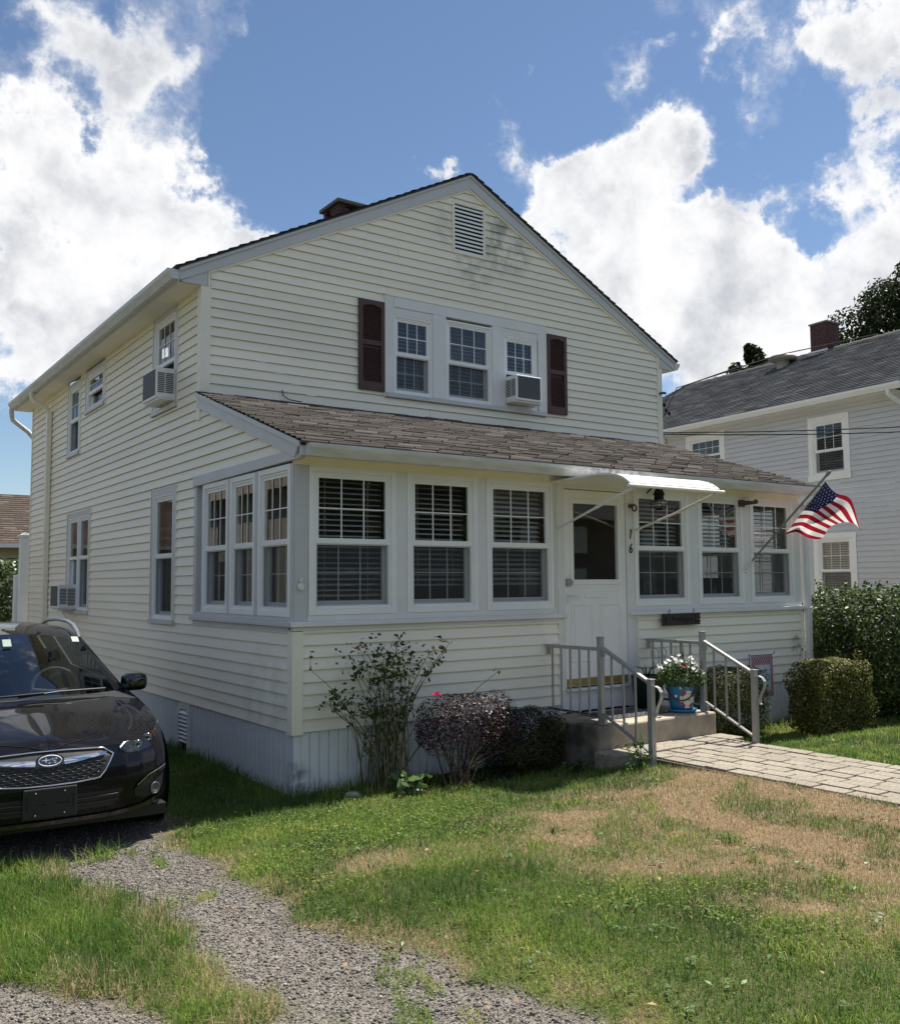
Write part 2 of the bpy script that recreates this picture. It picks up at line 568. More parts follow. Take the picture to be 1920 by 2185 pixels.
def leaves(name, P, N, size, m, parent=None, aspect=0.55, up=0.3, tone=None, kind='stuff', fold=0.25):
    """pointed folded leaves at points P facing about N"""
    n = len(P)
    N = unit(N + rng.normal(0, 0.55, (n, 3)) + np.array([0, 0, up]))
    A = unit(np.cross(N, rng.normal(0, 1, (n, 3))))
    B = np.cross(N, A)
    L = (np.asarray(size) * rng.uniform(0.7, 1.3, n))[:, None]
    W = L * aspect * 0.5
    base = P - A * L * 0.5
    tip = P + A * L * 0.5
    l = P + B * W + N * W * fold
    r = P - B * W + N * W * fold
    V = np.stack([base, r, tip, l], 1).reshape(-1, 3)
    i = np.arange(n)[:, None] * 4
    F = np.concatenate([i, i + 1, i + 2, i + 3], 1)
    if tone is None:
        tone = rng.uniform(0, 1, n)
    return fastmesh(name, V, F, m, parent, tone, kind)


def textobj(name, s, size, mw, m, parent=None, extrude=0.001, sx=1.0, align='CENTER', shear=0.0, label=None):
    """flat lettering turned into a mesh"""
    cu = bpy.data.curves.new(name, 'FONT')
    cu.body = s
    cu.size = size
    cu.extrude = extrude
    cu.align_x = align
    cu.align_y = 'CENTER'
    cu.shear = shear
    cu.resolution_u = 3
    t = bpy.data.objects.new('lettering', cu)
    COL.objects.link(t)
    bpy.context.view_layer.update()
    me = bpy.data.meshes.new_from_object(t.evaluated_get(bpy.context.evaluated_depsgraph_get()))
    bpy.data.objects.remove(t)
    bpy.data.curves.remove(cu)
    org = ORG.get(parent.name, Vector((0, 0, 0))) if parent is not None else Vector((0, 0, 0))
    me.transform(Matrix.Translation(-Vector(org)) @ mw @ Matrix.Diagonal((sx, 1, 1, 1)))
    me.materials.clear()
    me.materials.append(m)
    me.name = name
    o = bpy.data.objects.new(name, me)
    COL.objects.link(o)
    if parent is not None:
        o.parent = parent
        ORG[o.name] = org
    return o


def frame_m(o, x, y):
    """matrix with local x,y axes and origin"""
    x, y = Vector(x).normalized(), Vector(y).normalized()
    z = x.cross(y)
    M = Matrix.Identity(4)
    for i, v in enumerate((x, y, z)):
        M[0][i], M[1][i], M[2][i] = v
    M.translation = Vector(o)
    return M


# wall planes: (u, z, d) with d outward
PF = lambda u, z, d: (u, -d, z)               # porch front
PG = lambda u, z, d: (u, 2.228 - d, z)        # gable front
PS = lambda u, z, d: (-d, u, z)               # left side (u runs back)
PR = lambda u, z, d: (6.93 + d, u, z)         # right side

# ------------------------------------------------------------------ the house
house = thing('house', (0, 0, 0), 'cream sided two storey gabled house with an enclosed front porch', 'house')
EXP = 0.1016


def planks(parent, P, a0, count, ulo, uhi, holes, cuts=(), name='siding_plank', m=None, merge=False, exp=EXP):
    m = m or siding
    allm = MB()
    for k in range(count):
        a, b = a0 + k * exp, a0 + (k + 1) * exp
        zs = {a, b}
        for h in holes:
            for z in (h[2], h[3]):
                if a < z < b:
                    zs.add(z)
        for z in cuts:
            if a < z < b:
                zs.add(z)
        zs = sorted(zs)
        bands = []
        for z0, z1 in zip(zs[:-1], zs[1:]):
            e = 1e-5
            l0, l1, h0, h1 = ulo(z0 + e), ulo(z1 - e), uhi(z0 + e), uhi(z1 - e)
            if h0 - l0 < 0.004 and h1 - l1 < 0.004:
                continue
            segs = [[l0, h0, l1, h1]]
            zm = (z0 + z1) / 2
            for (x0, x1, y0, y1) in holes:
                if y0 < zm < y1:
                    ns = []
                    for s in segs:
                        if x1 <= min(s[0], s[2]) or x0 >= max(s[1], s[3]):
                            ns.append(s)
                            continue
                        if x0 > min(s[0], s[2]) + 0.003:
                            ns.append([s[0], x0, s[2], x0])
                        if x1 < max(s[1], s[3]) - 0.003:
                            ns.append([x1, s[1], x1, s[3]])
                    segs = ns
            bands.append((z0, z1, segs))
        if not merge and len(bands) == 1:
            ns = []
            for s in bands[0][2]:
                if min(s[1], s[3]) - max(s[0], s[2]) > 3.4:
                    c = s[0] + (s[1] - s[0]) * random.uniform(.22, .8)
                    ns += [[s[0], c - .001, s[2], c - .001], [c + .001, s[1], c + .001, s[3]]]
                else:
                    ns.append(s)
            bands = [(bands[0][0], bands[0][1], ns)]
        dd = lambda z: 0.001 + 0.019 * (1 - (z - a) / exp)
        pieces = []
        for z0, z1, segs in bands:
            for s in segs:
                mb = MB()
                s = [s[0], max(s[1], s[0]), s[2], max(s[3], s[2])]
                mb.quad(P(s[0], z0, dd(z0)), P(s[1], z0, dd(z0)), P(s[3], z1, dd(z1)), P(s[2], z1, dd(z1)))
                if abs(z0 - a) < 1e-6:
                    mb.quad(P(s[0], z0 + .004, -0.004), P(s[1], z0 + .004, -0.004), P(s[1], z0, dd(z0)), P(s[0], z0, dd(z0)))
                pieces.append(mb)
        if merge:
            for p in pieces:
                allm.add(p.v, p.f)
        elif len(bands) == 1:
            for p in pieces:
                p.build(name, m, parent)
        elif pieces:
            spans = [(i, min(s[0], s[2]), max(s[1], s[3])) for i, bd in enumerate(bands) for s in bd[2]]
            spanp, q = [], 0
            for p in pieces:
                spanp.append(q)
                q += 1
            grp = list(range(len(pieces)))
            for i in range(len(pieces)):
                for j in range(i):
                    if abs(spans[i][0] - spans[j][0]) == 1 and spans[i][1] < spans[j][2] and spans[j][1] < spans[i][2]:
                        gi, gj = grp[i], grp[j]
                        grp = [gj if g == gi else g for g in grp]
            for g in sorted(set(grp)):
                t = MB()
                for p, gg in zip(pieces, grp):
                    if gg == g:
                        t.add(p.v, p.f)
                t.build(name, m, parent)
    if merge:
        return allm.build(name, m, parent, kind='stuff')


WCOL = {}


def window(parent, P, u0, u1, z0, z1, zm, gu=(3, 2), gl=(3, 2), screen=True, blind=True, casing=0.05, name='window',
           frame=None, sashm=None, slat_to=None, bl=None):
    frame = frame or white_vinyl
    sashm = sashm or white_vinyl
    f = MB()
    c = casing
    # stepped casing
    for w, o, d in ((c, 0.0, 0.020), (0.022, c, 0.008)):
        a0, a1, b0, b1 = u0 + o, u1 - o, z0 + o, z1 - o
        f.box(a0, a0 + w, b0, b1, -0.05, d, lambda u, z, dd: P(u, z, dd))
        f.box(a1 - w, a1, b0, b1, -0.05, d, lambda u, z, dd: P(u, z, dd))
        f.box(a0 + w, a1 - w, b1 - w, b1, -0.05, d, lambda u, z, dd: P(u, z, dd))
        f.box(a0 + w, a1 - w, b0, b0 + w, -0.05, d + 0.002, lambda u, z, dd: P(u, z, dd))
    win = f.build(name, frame, parent, bevel=0.003)
    i = c + 0.022
    U0, U1, Z0, Z1 = u0 + i, u1 - i, z0 + i, z1 - i
    # upper sash
    s = MB()
    w = 0.026
    s.box(U0, U0 + w, zm, Z1, -0.03, -0.002, P)
    s.box(U1 - w, U1, zm, Z1, -0.03, -0.002, P)
    s.box(U0 + w, U1 - w, Z1 - w, Z1, -0.03, -0.002, P)
    s.box(U0, U1, zm - 0.022, zm + 0.024, -0.032, 0.006, P)
    s.build('sash', sashm, win)
    MB().quad(P(U0 + w, zm + 0.02, -0.014), P(U1 - w, zm + 0.02, -0.014), P(U1 - w, Z1 - w, -0.014), P(U0 + w, Z1 - w, -0.014)).build('pane', pane_m, win)

    def bars(n, a0, a1, b0, b1, d):
        g = MB()
        for q in range(1, n[0]):
            u = a0 + (a1 - a0) * q / n[0]
            g.box(u - 0.005, u + 0.005, b0, b1, d - 0.004, d + 0.002, P)
        for q in range(1, n[1]):
            z = b0 + (b1 - b0) * q / n[1]
            g.box(a0, a1, z - 0.005, z + 0.005, d - 0.006, d + 0.001, P)
        g.build('grille', sashm, win)
    if gu:
        bars(gu, U0 + w, U1 - w, zm + 0.024, Z1 - w, -0.008)
    # lower sash set back
    s = MB()
    zt = zm - 0.022
    s.box(U0, U0 + 0.034, Z0, zt, -0.075, -0.045, P)
    s.box(U1 - 0.034, U1, Z0, zt, -0.075, -0.045, P)
    s.box(U0 + 0.034, U1 - 0.034, Z0, Z0 + 0.045, -0.075, -0.045, P)
    s.build('sash', sashm, win)
    MB().quad(P(U0 + .034, Z0 + .045, -0.06), P(U1 - .034, Z0 + .045, -0.06), P(U1 - .034, zt, -0.06), P(U0 + .034, zt, -0.06)).build('pane', pane_m, win)
    if gl:
        bars(gl, U0 + 0.034, U1 - 0.034, Z0 + 0.045, zt, -0.068)
    if screen:
        s = MB()
        t = 0.012
        s.box(U0, U0 + t, Z0, zt, -0.02, -0.004, P)
        s.box(U1 - t, U1, Z0, zt, -0.02, -0.004, P)
        s.box(U0 + t, U1 - t, Z0, Z0 + t, -0.02, -0.004, P)
        s.box(U0 + t, U1 - t, zt - t, zt, -0.02, -0.004, P)
        s.build('screen_frame', MATS['grey_coil_metal'], win)
        MB().quad(P(U0 + t, Z0 + t, -0.012), P(U1 - t, Z0 + t, -0.012), P(U1 - t, zt - t, -0.012), P(U0 + t, zt - t, -0.012)).build('screen', screen_m, win)
    if blind:
        b = MB()
        lo = Z0 + 0.03 if bl is None else bl
        z = lo
        j = 0
        tl = random.uniform(.016, .028)
        while z < Z1:
            tilt = tl + random.uniform(-.003, .003)
            b.quad(P(U0 + .01, z, -0.10), P(U1 - .01, z, -0.10), P(U1 - .01, z + tilt, -0.146), P(U0 + .01, z + tilt, -0.146))
            z += 0.047
            j += 1
        for q in (0.2, 0.8):
            u = U0 + (U1 - U0) * q
            b.box(u - 0.002, u + 0.002, lo, Z1, -0.124, -0.120, P)
        b.build('blind', blind_m, win)
    return win


def niche(P, u0, u1, z0, z1, depth, mb):
    a = [P(u0, z0, -0.16), P(u1, z0, -0.16), P(u1, z1, -0.16), P(u0, z1, -0.16)]
    b = [P(u0, z0, -depth), P(u1, z0, -depth), P(u1, z1, -depth), P(u0, z1, -depth)]
    mb.quad(*b)
    for i in range(4):
        j = (i + 1) % 4
        mb.quad(a[i], a[j], b[j], b[i])


niches = MB()
# ---- porch front wall below the sill
wall = MB()
wall.box(0.0, 0.075, 0.50, 1.345, -0.02, 0.026, PF)
wall.box(-0.026, 0.0, 0.50, 1.345, -0.075, 0.026, PF)
for a, b in ((0.075, 2.918), (4.03, 6.90)):
    wall.box(a, b, 1.328, 1.35, 0.0, 0.020, PF)
wall.box(2.918, 2.938, 0.50, 1.35, 0.0, 0.021, PF)
wall.box(4.012, 4.03, 0.50, 1.35, 0.0, 0.021, PF)
wall.box(6.90, 6.955, 0.50, 1.345, -0.02, 0.024, PF)
fw = wall.build('porch_wall', cream_trim, house, bevel=0.003)
planks(fw, PF, 0.52, 8, lambda z: 0.076, lambda z: 2.917, [])
planks(fw, PF, 0.52, 8, lambda z: 4.031, lambda z: 6.90, [])

# ---- gable wall
slope = 0.504
gl = lambda z: max(0.085, 0.047 + (z - 5.03) / slope)
gh = lambda z: min(6.86, 6.885 - (z - 5.03) / slope)
wall = MB()
wall.box(0.0, 0.085, 3.45, 4.87, -0.02, 0.024, PG)
wall.box(-0.024, 0.0, 3.45, 4.87, -0.085, 0.024, PG)
wall.box(6.86, 6.955, 3.60, 5.04, -0.05, 0.024, PG)
for sx in (1, -1):          # J-channel under the rakes
    f = (lambda x: x) if sx == 1 else (lambda x: 6.932 - x)
    wall.prism([(f(0.05), 5.032), (f(3.466), 6.752), (f(3.466), 6.727), (f(0.05), 5.005)], PG, 0.0, 0.03)
wall.box(0.05, 0.075, 4.87, 5.01, 0, 0.03, PG)
gw = wall.build('gable_wall', cream_trim, house)
g_holes = [(3.205, 3.715, 5.875, 6.545), (2.205, 4.715, 3.93, 5.165)]
planks(gw, PG, 3.743, 30, gl, gh, g_holes, cuts=(5.03 + (0.085 - 0.047) * slope, 5.03 + (6.885 - 6.86) * slope))

# ---- left side wall
holes_s = [(0.03, 2.345, 1.338, 2.862), (2.93, 3.80, 3.70, 4.87), (5.89, 6.91, 4.205, 4.87), (7.20, 7.97, 3.68, 4.87),
           (6.50, 7.85, 1.335, 2.825), (2.92, 3.77, 1.305, 2.835)]


def slo(z):
    if z <= 2.862:
        return 0.075
    if z < 3.56:
        return max(0.075, (z - 2.838) / 0.337)
    return 2.31


wall = MB()
for h in holes_s[1:6]:
    for a in (h[0] - 0.012, h[1]):
        MB().box(a, a + 0.012, h[2], h[3], 0, 0.022, PS).build('window_channel', cream_trim, house)
wall.box(10.56, 10.61, 0.5, 4.86, -0.05, 0.024, PS)
sw = wall.build('side_wall', cream_trim, house)
MB().prism([(0.06, 2.838), (2.22, 3.566), (2.22, 3.59), (0.06, 2.862)], PS, 0, 0.024).build('rake_channel', cream_trim, house)
planks(sw, PS, 0.52, 43, slo, lambda z: 10.56, holes_s, cuts=(2.862, 3.56, 4.86))

# ---- skirting round the crawl space
def skirt(P, u0, u1, z0, z1, w, skip=None):
    u = u0
    proto = None
    while u < u1 - 0.02:
        if skip and skip[0] < u + w / 2 < skip[1]:
            u += w
            continue
        if proto is None:
            mb = MB()
            # one grooved strip
            pr = [(0.003, -0.012), (0.006, -0.004), (0.012, 0.0), (w - 0.012, 0.0), (w - 0.006, -0.004), (w - 0.003, -0.012)]
            for (a, d0), (b, d1) in zip(pr[:-1], pr[1:]):
                mb.quad(P(u + a, z0, d0), P(u + b, z0, d1), P(u + b, z1, d1), P(u + a, z1, d0))
            mb.quad(P(u - 0.004, z0, -0.014), P(u + 0.004, z0, -0.014), P(u + 0.004, z1, -0.014), P(u - 0.004, z1, -0.014))
            proto = mb.build('skirting_panel', skirt_m, house)
            first = u
        else:
            o = proto.copy()
            d = Vector(P(u, 0, 0)) - Vector(P(first, 0, 0))
            o.location = Vector(proto.location) + d
            o.parent = house
            COL.objects.link(o)
        u += w


skirt(PF, 0.06, 2.93, -0.12, 0.515, 0.0905)
skirt(PF, 4.03, 6.93, -0.12, 0.515, 0.0905)
skirt(PS, 0.03, 10.6, -0.12, 0.515, 0.1, skip=(2.42, 2.76))
mb = MB()
mb.box(-0.004, 0.06, -0.12, 0.515, -0.02, 0.006, PF)
mb.build('skirting_corner', skirt_m, house)

# foundation vent on the side
mb = MB()
mb.box(2.42, 2.76, 0.44, 0.515, -0.03, 0.012, PS)
mb.box(2.42, 2.45, 0.0, 0.44, -0.03, 0.03, PS)
mb.box(2.73, 2.76, 0.0, 0.44, -0.03, 0.03, PS)
fv = mb.build('foundation_vent', pale_metal, house, bevel=0.003)
MB().quad(PS(2.42, -.1, -.06), PS(2.76, -.1, -.06), PS(2.76, .44, -.06), PS(2.42, .44, -.06)).build('void', dark_m, fv)
for i in range(8):
    z = 0.115 + i * 0.041
    mb = MB()
    mb.add([PS(2.452, z, 0.024), PS(2.728, z, 0.024), PS(2.728, z + 0.036, -0.014), PS(2.452, z + 0.036, -0.014),
            PS(2.452, z - 0.006, 0.024), PS(2.728, z - 0.006, 0.024)], [(0, 1, 2, 3), (4, 5, 1, 0)])
    mb.build('louver', pale_metal, fv)

# ---- porch front windows, posts, sill, frieze
WF = [(0.127, 0.985), (1.10, 1.893), (1.997, 2.852), (3.99, 4.868), (5.022, 5.828), (5.958, 6.803)]
for a, b in WF:
    window(house, PF, a, b, 1.478, 2.742, 2.105, bl=(2.02 + random.uniform(-.06, .08)) if a > 3 else 1.56 + random.uniform(0, .16))
post = MB()
edges = [0.0] + [x for w in WF for x in w] + [6.945]
for a, b in ((0.0, 0.127), (0.985, 1.10), (1.893, 1.997), (2.852, 2.890), (3.948, 3.99), (4.868, 5.022), (5.828, 5.958), (6.803, 6.945)):
    mb = MB().box(a + 0.001, b - 0.001, 1.42, 2.742, -0.06, 0.012 if a > 0 else 0.006, PF)
    mb.build('window_post', pale_metal if a > 0 else grey_metal, house, bevel=0.004)
mb = MB()
for a, b in ((-0.05, 2.985), (3.885, 6.975)):
    mb.box(a, b, 1.385, 1.425, -0.06, 0.055, PF)
    mb.box(a + 0.03, b - 0.03, 1.35, 1.385, -0.06, 0.022, PF)
for a, b in ((0.12, 2.855), (3.985, 6.81)):
    mb.box(a, b, 1.425, 1.478, -0.06, 0.016, PF)
mb.build('sill', pale_metal, house, bevel=0.004)
mb = MB()
mb.box(0.0, 6.945, 2.742, 2.80, -0.05, 0.018, PF)
mb.box(-0.03, 7.0, 2.80, 2.815, 0.0, 0.215, PF)
mb.build('porch_soffit', cream_soffit, house)

# ---- side porch windows
for a, b in ((1.425, 2.10), (0.78, 1.375), (0.05, 0.715)):
    window(house, PS, a, b, 1.465, 2.755, 2.10, blind=False, gl=(3, 2))
mb = MB()
mb.box(2.10, 2.345, 1.42, 2.755, -0.08, -0.03, PS)
mb.box(2.27, 2.345, 1.42, 2.76, -0.08, 0.02, PS)
mb.box(1.375, 1.425, 1.465, 2.755, -0.06, 0.024, PS)
mb.box(0.715, 0.78, 1.465, 2.755, -0.06, 0.024, PS)
mb.box(0.007, 0.05, 1.42, 2.755, -0.06, 0.014, PS)
mb.build('window_post', grey_metal, house, bevel=0.003)
mb = MB()
mb.box(-0.049, 2.37, 1.384, 1.424, -0.06, 0.054, PS)
mb.box(0.026, 2.345, 1.335, 1.384, -0.06, 0.02, PS)
mb.box(0.012, 2.30, 1.424, 1.465, -0.06, 0.016, PS)
mb.build('sill', grey_metal, house, bevel=0.004)
mb = MB()
mb.prism([(-0.16, 2.775), (2.335, 2.755), (2.335, 2.86), (0.10, 2.86), (-0.16, 2.80)], PS, -0.02, 0.04)
mb.build('header_board', grey_metal, house, bevel=0.003)

# ---- porch roof
py = lambda y: 2.895 + (y + 0.26) * 0.337           # roof surface height
mb = MB()
mb.prism([(-0.20, py(-0.20) - 0.005), (2.21, py(2.21) - 0.005), (2.21, py(2.21) - 0.16), (-0.10, py(-0.10) - 0.16)], PS, 0.006, 0.055)
mb.prism([(-0.235, py(-0.235) + 0.0), (2.222, py(2.222) + 0.0), (2.222, py(2.222) - 0.045), (-0.235, py(-0.235) - 0.045)], PS, 0.055, 0.078)
mb.box(-0.055, -0.006, -0.24, -0.20, 2.79, 2.885)
pr = mb.build('porch_roof', grey_metal, house, bevel=0.002)
mb = MB()
# deck
mb.add([(-0.07, -0.25, py(-0.25) - 0.004), (7.03, -0.25, py(-0.25) - 0.004), (7.03, 2.226, py(2.226) - 0.004), (-0.07, 2.226, py(2.226) - 0.004)], [(0, 1, 2, 3)])
mb.add([(-0.07, -0.25, py(-0.25) - 0.03), (7.03, -0.25, py(-0.25) - 0.03), (7.03, -0.25, py(-0.25)), (-0.07, -0.25, py(-0.25))], [(0, 1, 2, 3)])
mb.add([(7.03, -0.25, 2.80), (7.03, 2.226, 2.80), (7.03, 2.226, py(2.226)), (7.03, -0.25, py(-0.25))], [(0, 1, 2, 3)])
mb.add([(-0.02, -0.2, 2.82), (7.0, -0.2, 2.82), (7.0, 2.2, 2.82), (-0.02, 2.2, 2.82)], [(0, 1, 2, 3)])
mb.build('roof_deck', roof_dark, pr)


def shingles(name, m, parent, x0, x1, y0, y1, zf, exp, tab, P=None, thick=0.011, jit=0.004):
    """tabs laid in courses, each with its own slight lift and colour, joined into one"""
    V, F, T = [], [], []
    n = int(math.ceil((y1 - y0) / exp))
    for c in range(n):
        ya = y0 + c * exp
        yb = min(ya + exp * 1.0, y1)
        x = x0 - (0.5 * tab if c % 2 else 0.0) - random.uniform(0, 0.06)
        while x < x1:
            w = tab * random.uniform(0.96, 1.04)
            a, b = max(x, x0), min(x + w - 0.008, x1)
            x += w
            if b - a < 0.02:
                continue
            t = thick + random.uniform(0, jit)
            t2 = t + random.uniform(-0.4, 0.4) * jit
            yj = ya + random.uniform(-0.008, 0.008)
            vs = [(a, yj, zf(yj) + t), (b, yj, zf(yj) + t2), (b, yb, zf(yb) + 0.002), (a, yb, zf(yb) + 0.002),
                  (a, yj + .004, zf(yj) - 0.002), (b, yj + .004, zf(yj) - 0.002)]
            if P:
                vs = [P(*v) for v in vs]
            o = len(V)
            V += vs
            F += [(o, o + 1, o + 2, o + 3), (o + 4, o + 5, o + 1, o), (o + 4, o, o + 3, o + 3), (o + 5, o + 2, o + 1, o + 1)]
            T += [min(1, max(0, random.gauss(.5, .24)))] * 4
    F2 = [f for f in F if len(set(f)) == 4]
    T2 = [t for f, t in zip(F, T) if len(set(f)) == 4]
    return fastmesh(name, np.array([tuple(v) for v in V]), np.array(F2), m, parent, np.array(T2), 'stuff')


sh_brown = leafmat('weathered_brown_shingle', (0.052, 0.046, 0.041), (0.088, 0.077, 0.069), 0.0, 0.95, (0.15, 0.132, 0.117))
sh_grey = leafmat('weathered_grey_shingle', (0.080, 0.081, 0.084), (0.135, 0.136, 0.140), 0.0, 0.95, (0.22, 0.22, 0.225))
sh_red = leafmat('weathered_red_shingle', (0.075, 0.060, 0.050), (0.105, 0.082, 0.068), 0.0, 0.95, (0.15, 0.118, 0.10))
sh_dark = leafmat('dark_roof_shingle', (0.025, 0.023, 0.024), (0.045, 0.042, 0.042), 0.0, 0.95, (0.07, 0.065, 0.065))
shingles('shingle', sh_brown, pr, -0.075, 7.035, -0.275, 2.228, py, 0.105, 0.27, thick=0.022, jit=0.012)
mb = MB()
mb.tube([(0.9, 2.205, 3.86), (0.905, 2.19, 3.80), (0.97, 2.17, 3.755), (1.10, 2.12, 3.735)], 0.006, 6)
mb.build('roof_wire', black_m, pr)

# ---- porch gutter
def kgutter(mb, P, u0, u1, z, d, w=0.11, h=0.105):
    prof = [(d, z), (d, z - h), (d + w * 0.55, z - h), (d + w * 0.72, z - h * 0.72), (d + w * 0.95, z - h * 0.35), (d + w, z - 0.012), (d + w, z),
            (d + w - 0.012, z), (d + w - 0.012, z - 0.012), (d + w * 0.5, z - h + 0.004), (d + 0.004, z - h + 0.004), (d + 0.004, z)]
    n = len(prof)
    vs = [P(u0, b, a) for a, b in prof] + [P(u1, b, a) for a, b in prof]
    mb.add(vs, [(i, (i + 1) % n, n + (i + 1) % n, n + i) for i in range(n)])
    for q, u in ((0, u0), (n, u1)):
        mb.add([P(u, b, a) for a, b in prof[:7]], [tuple(range(7))])


mb = MB()
kgutter(mb, PF, -0.02, 7.06, 2.885, 0.215, 0.115, 0.10)
gt = mb.build('porch_gutter', gutter_m, house)
stain(gutter_m, (3.45, -0.33, 2.83), 0.65, (0.16, 0.14, 0.12), 0.75, 16)
# downspout at the right end
mb = MB()
mb.box(6.955, 7.035, -0.085, -0.02, 1.40, 2.70)
mb.box(6.963, 7.043, -0.083, -0.018, 0.55, 1.40)
mb.tube([(7.0, -0.27, 2.79), (7.0, -0.25, 2.74), (6.995, -0.12, 2.69), (6.995, -0.055, 2.60)], 0.036, 8)
mb.box(6.945, 7.05, -0.09, -0.012, 1.385, 1.412)
mb.build('downspout', pale_metal, house, bevel=0.006)

# ---- gable: rakes, roof, vent
zr = lambda x: 5.012 + (x + 0.27) * 0.5153 if x < 3.475 else 5.012 + (7.22 - x) * 0.5153
mb = MB()
for sx in (1, -1):
    f = (lambda x: x) if sx == 1 else (lambda x: 6.95 - x)
    mb.prism([(f(-0.265), 4.978), (f(3.475), 6.905), (f(3.475), 6.752), (f(-0.02), 4.992), (f(-0.255), 4.88)], PG, -0.02, 0.040)
    mb.prism([(f(-0.268), 5.005), (f(3.475), 6.935), (f(3.475), 6.895), (f(-0.268), 4.966)], PG, 0.040, 0.058)
    mb.prism([(f(-0.250), 4.879), (f(0.045), 5.026), (f(0.045), 4.868), (f(-0.2), 4.868)], PG, -0.02, 0.030)
mb.build('rake_board', grey_metal, house, bevel=0.002)
mb = MB()
YB = 10.85
for sx in (1, -1):
    f = (lambda x: x) if sx == 1 else (lambda x: 6.95 - x)
    mb.quad((f(-0.30), 2.16, 5.0), (f(3.475), 2.16, 6.94), (f(3.475), YB, 6.94), (f(-0.30), YB, 5.0))
    mb.quad((f(-0.30), 2.16, 4.985), (f(3.475), 2.16, 6.925), (f(3.475), YB, 6.925), (f(-0.30), YB, 4.985))
    mb.quad((f(-0.30), 2.16, 4.985), (f(3.475), 2.16, 6.925), (f(3.475), 2.16, 6.95), (f(-0.30), 2.16, 5.01))
    mb.quad((f(-0.30), YB, 4.985), (f(3.475), YB, 6.925), (f(3.475), YB, 6.95), (f(-0.30), YB, 5.01))
mr = mb.build('main_roof', roof_dark, house)
shingles('shingle', sh_dark, mr, 2.15, YB, 0.0, 4.24, lambda s: 0, 0.13, 0.32,
         P=lambda x, y, z: (-0.31 + y * 0.889 - z * 0.458, x, 5.0 + y * 0.458 + z * 0.889), thick=0.014)
shingles('shingle', sh_dark, mr, 2.15, YB, 0.0, 4.24, lambda s: 0, 0.13, 0.32,
         P=lambda x, y, z: (7.26 - y * 0.889 + z * 0.458, x, 5.0 + y * 0.458 + z * 0.889), thick=0.014)
# eaves soffit and fascia on the left
mb = MB()
mb.box(-0.262, 0.0, 2.22, 10.85, 4.862, 4.868)
u = 2.3
while u < 10.8:
    mb.box(-0.25, -0.01, u, u + 0.004, 4.8615, 4.8625)
    u += 0.1
mb.build('eaves_soffit', cream_soffit, house, kind='stuff')
MB().box(6.93, 7.215, 2.2, 10.8, 4.875, 4.882).build('eaves_soffit', cream_soffit, house)
mb = MB()
mb.box(-0.272, -0.262, 2.188, 10.85, 4.862, 4.99)
mb.build('fascia', grey_metal, house)
MB().box(7.215, 7.225, 2.188, 10.85, 4.872, 4.99).build('fascia', grey_metal, house)
mb = MB()
GS = lambda u, z, d: (-0.272 - d, u, z)
kgutter(mb, GS, 2.19, 10.85, 4.985, 0.0, 0.115, 0.10)
mb.build('eaves_gutter', gutter_m, house)
mb = MB()
GS2 = lambda u, z, d: (7.225 + d, u, z)
kgutter(mb, GS2, 2.19, 10.85, 4.985, 0.0, 0.115, 0.10)
mb.build('eaves_gutter', gutter_m, house)
mb = MB()
mb.tube([(-0.33, 9.1, 4.89), (-0.33, 9.1, 4.82), (-0.29, 9.1, 4.74), (-0.10, 9.1, 4.66), (-0.06, 9.1, 4.58)], 0.042, 8)
mb.box(-0.095, -0.02, 9.05, 9.15, 0.45, 4.60)
mb.box(-0.105, -0.015, 9.04, 9.16, 2.60, 2.625)
mb.build('downspout', cream_trim, house, bevel=0.006)
mb = MB()
mb.tube([(-0.33, 10.8, 4.89), (-0.33, 10.8, 4.80), (-0.30, 10.86, 4.70), (-0.02, 10.95, 4.52), (0.1, 11.0, 4.40)], 0.042, 8)
mb.build('downspout', gutter_m, house)
mb = MB()
mb.tube([(0.30, 9.98, 5.2), (0.30, 9.98, 5.66)], 0.05, 10)
mb.build('vent_pipe', black_m, house)
# back and right closing walls
mb = MB()
mb.quad((0.05, 10.6, 0), (6.9, 10.6, 0), (6.9, 10.6, 4.9), (0.05, 10.6, 4.9))
mb.add([(0.05, 10.6, 4.9), (6.9, 10.6, 4.9), (3.475, 10.6, 6.75)], [(0, 1, 2)])
mb.quad((6.93, 2.24, 0), (6.93, 10.6, 0), (6.93, 10.6, 4.9), (6.93, 2.24, 4.9))
mb.quad((6.93, 0.0, 0), (6.93, 2.24, 0), (6.93, 2.24, 1.42), (6.93, 0.0, 1.42))
mb.add([(6.93, 0.0, 2.74), (6.93, 2.24, 2.74), (6.93, 2.24, 3.5), (6.93, 0.0, 2.80)], [(0, 1, 2, 3)])
mb.build('rear_wall', siding, house)
mb = MB()
for a, b in ((-0.0, 0.25), (1.0, 1.1), (1.85, 2.24)):
    mb.box(a, b, 1.42, 2.74, -0.05, 0.012, PR)
mb.build('window_post', pale_metal, house)
for a, b in ((0.25, 1.0), (1.10, 1.85)):
    window(house, PR, a, b, 1.478, 2.742, 2.105, blind=False, screen=False)

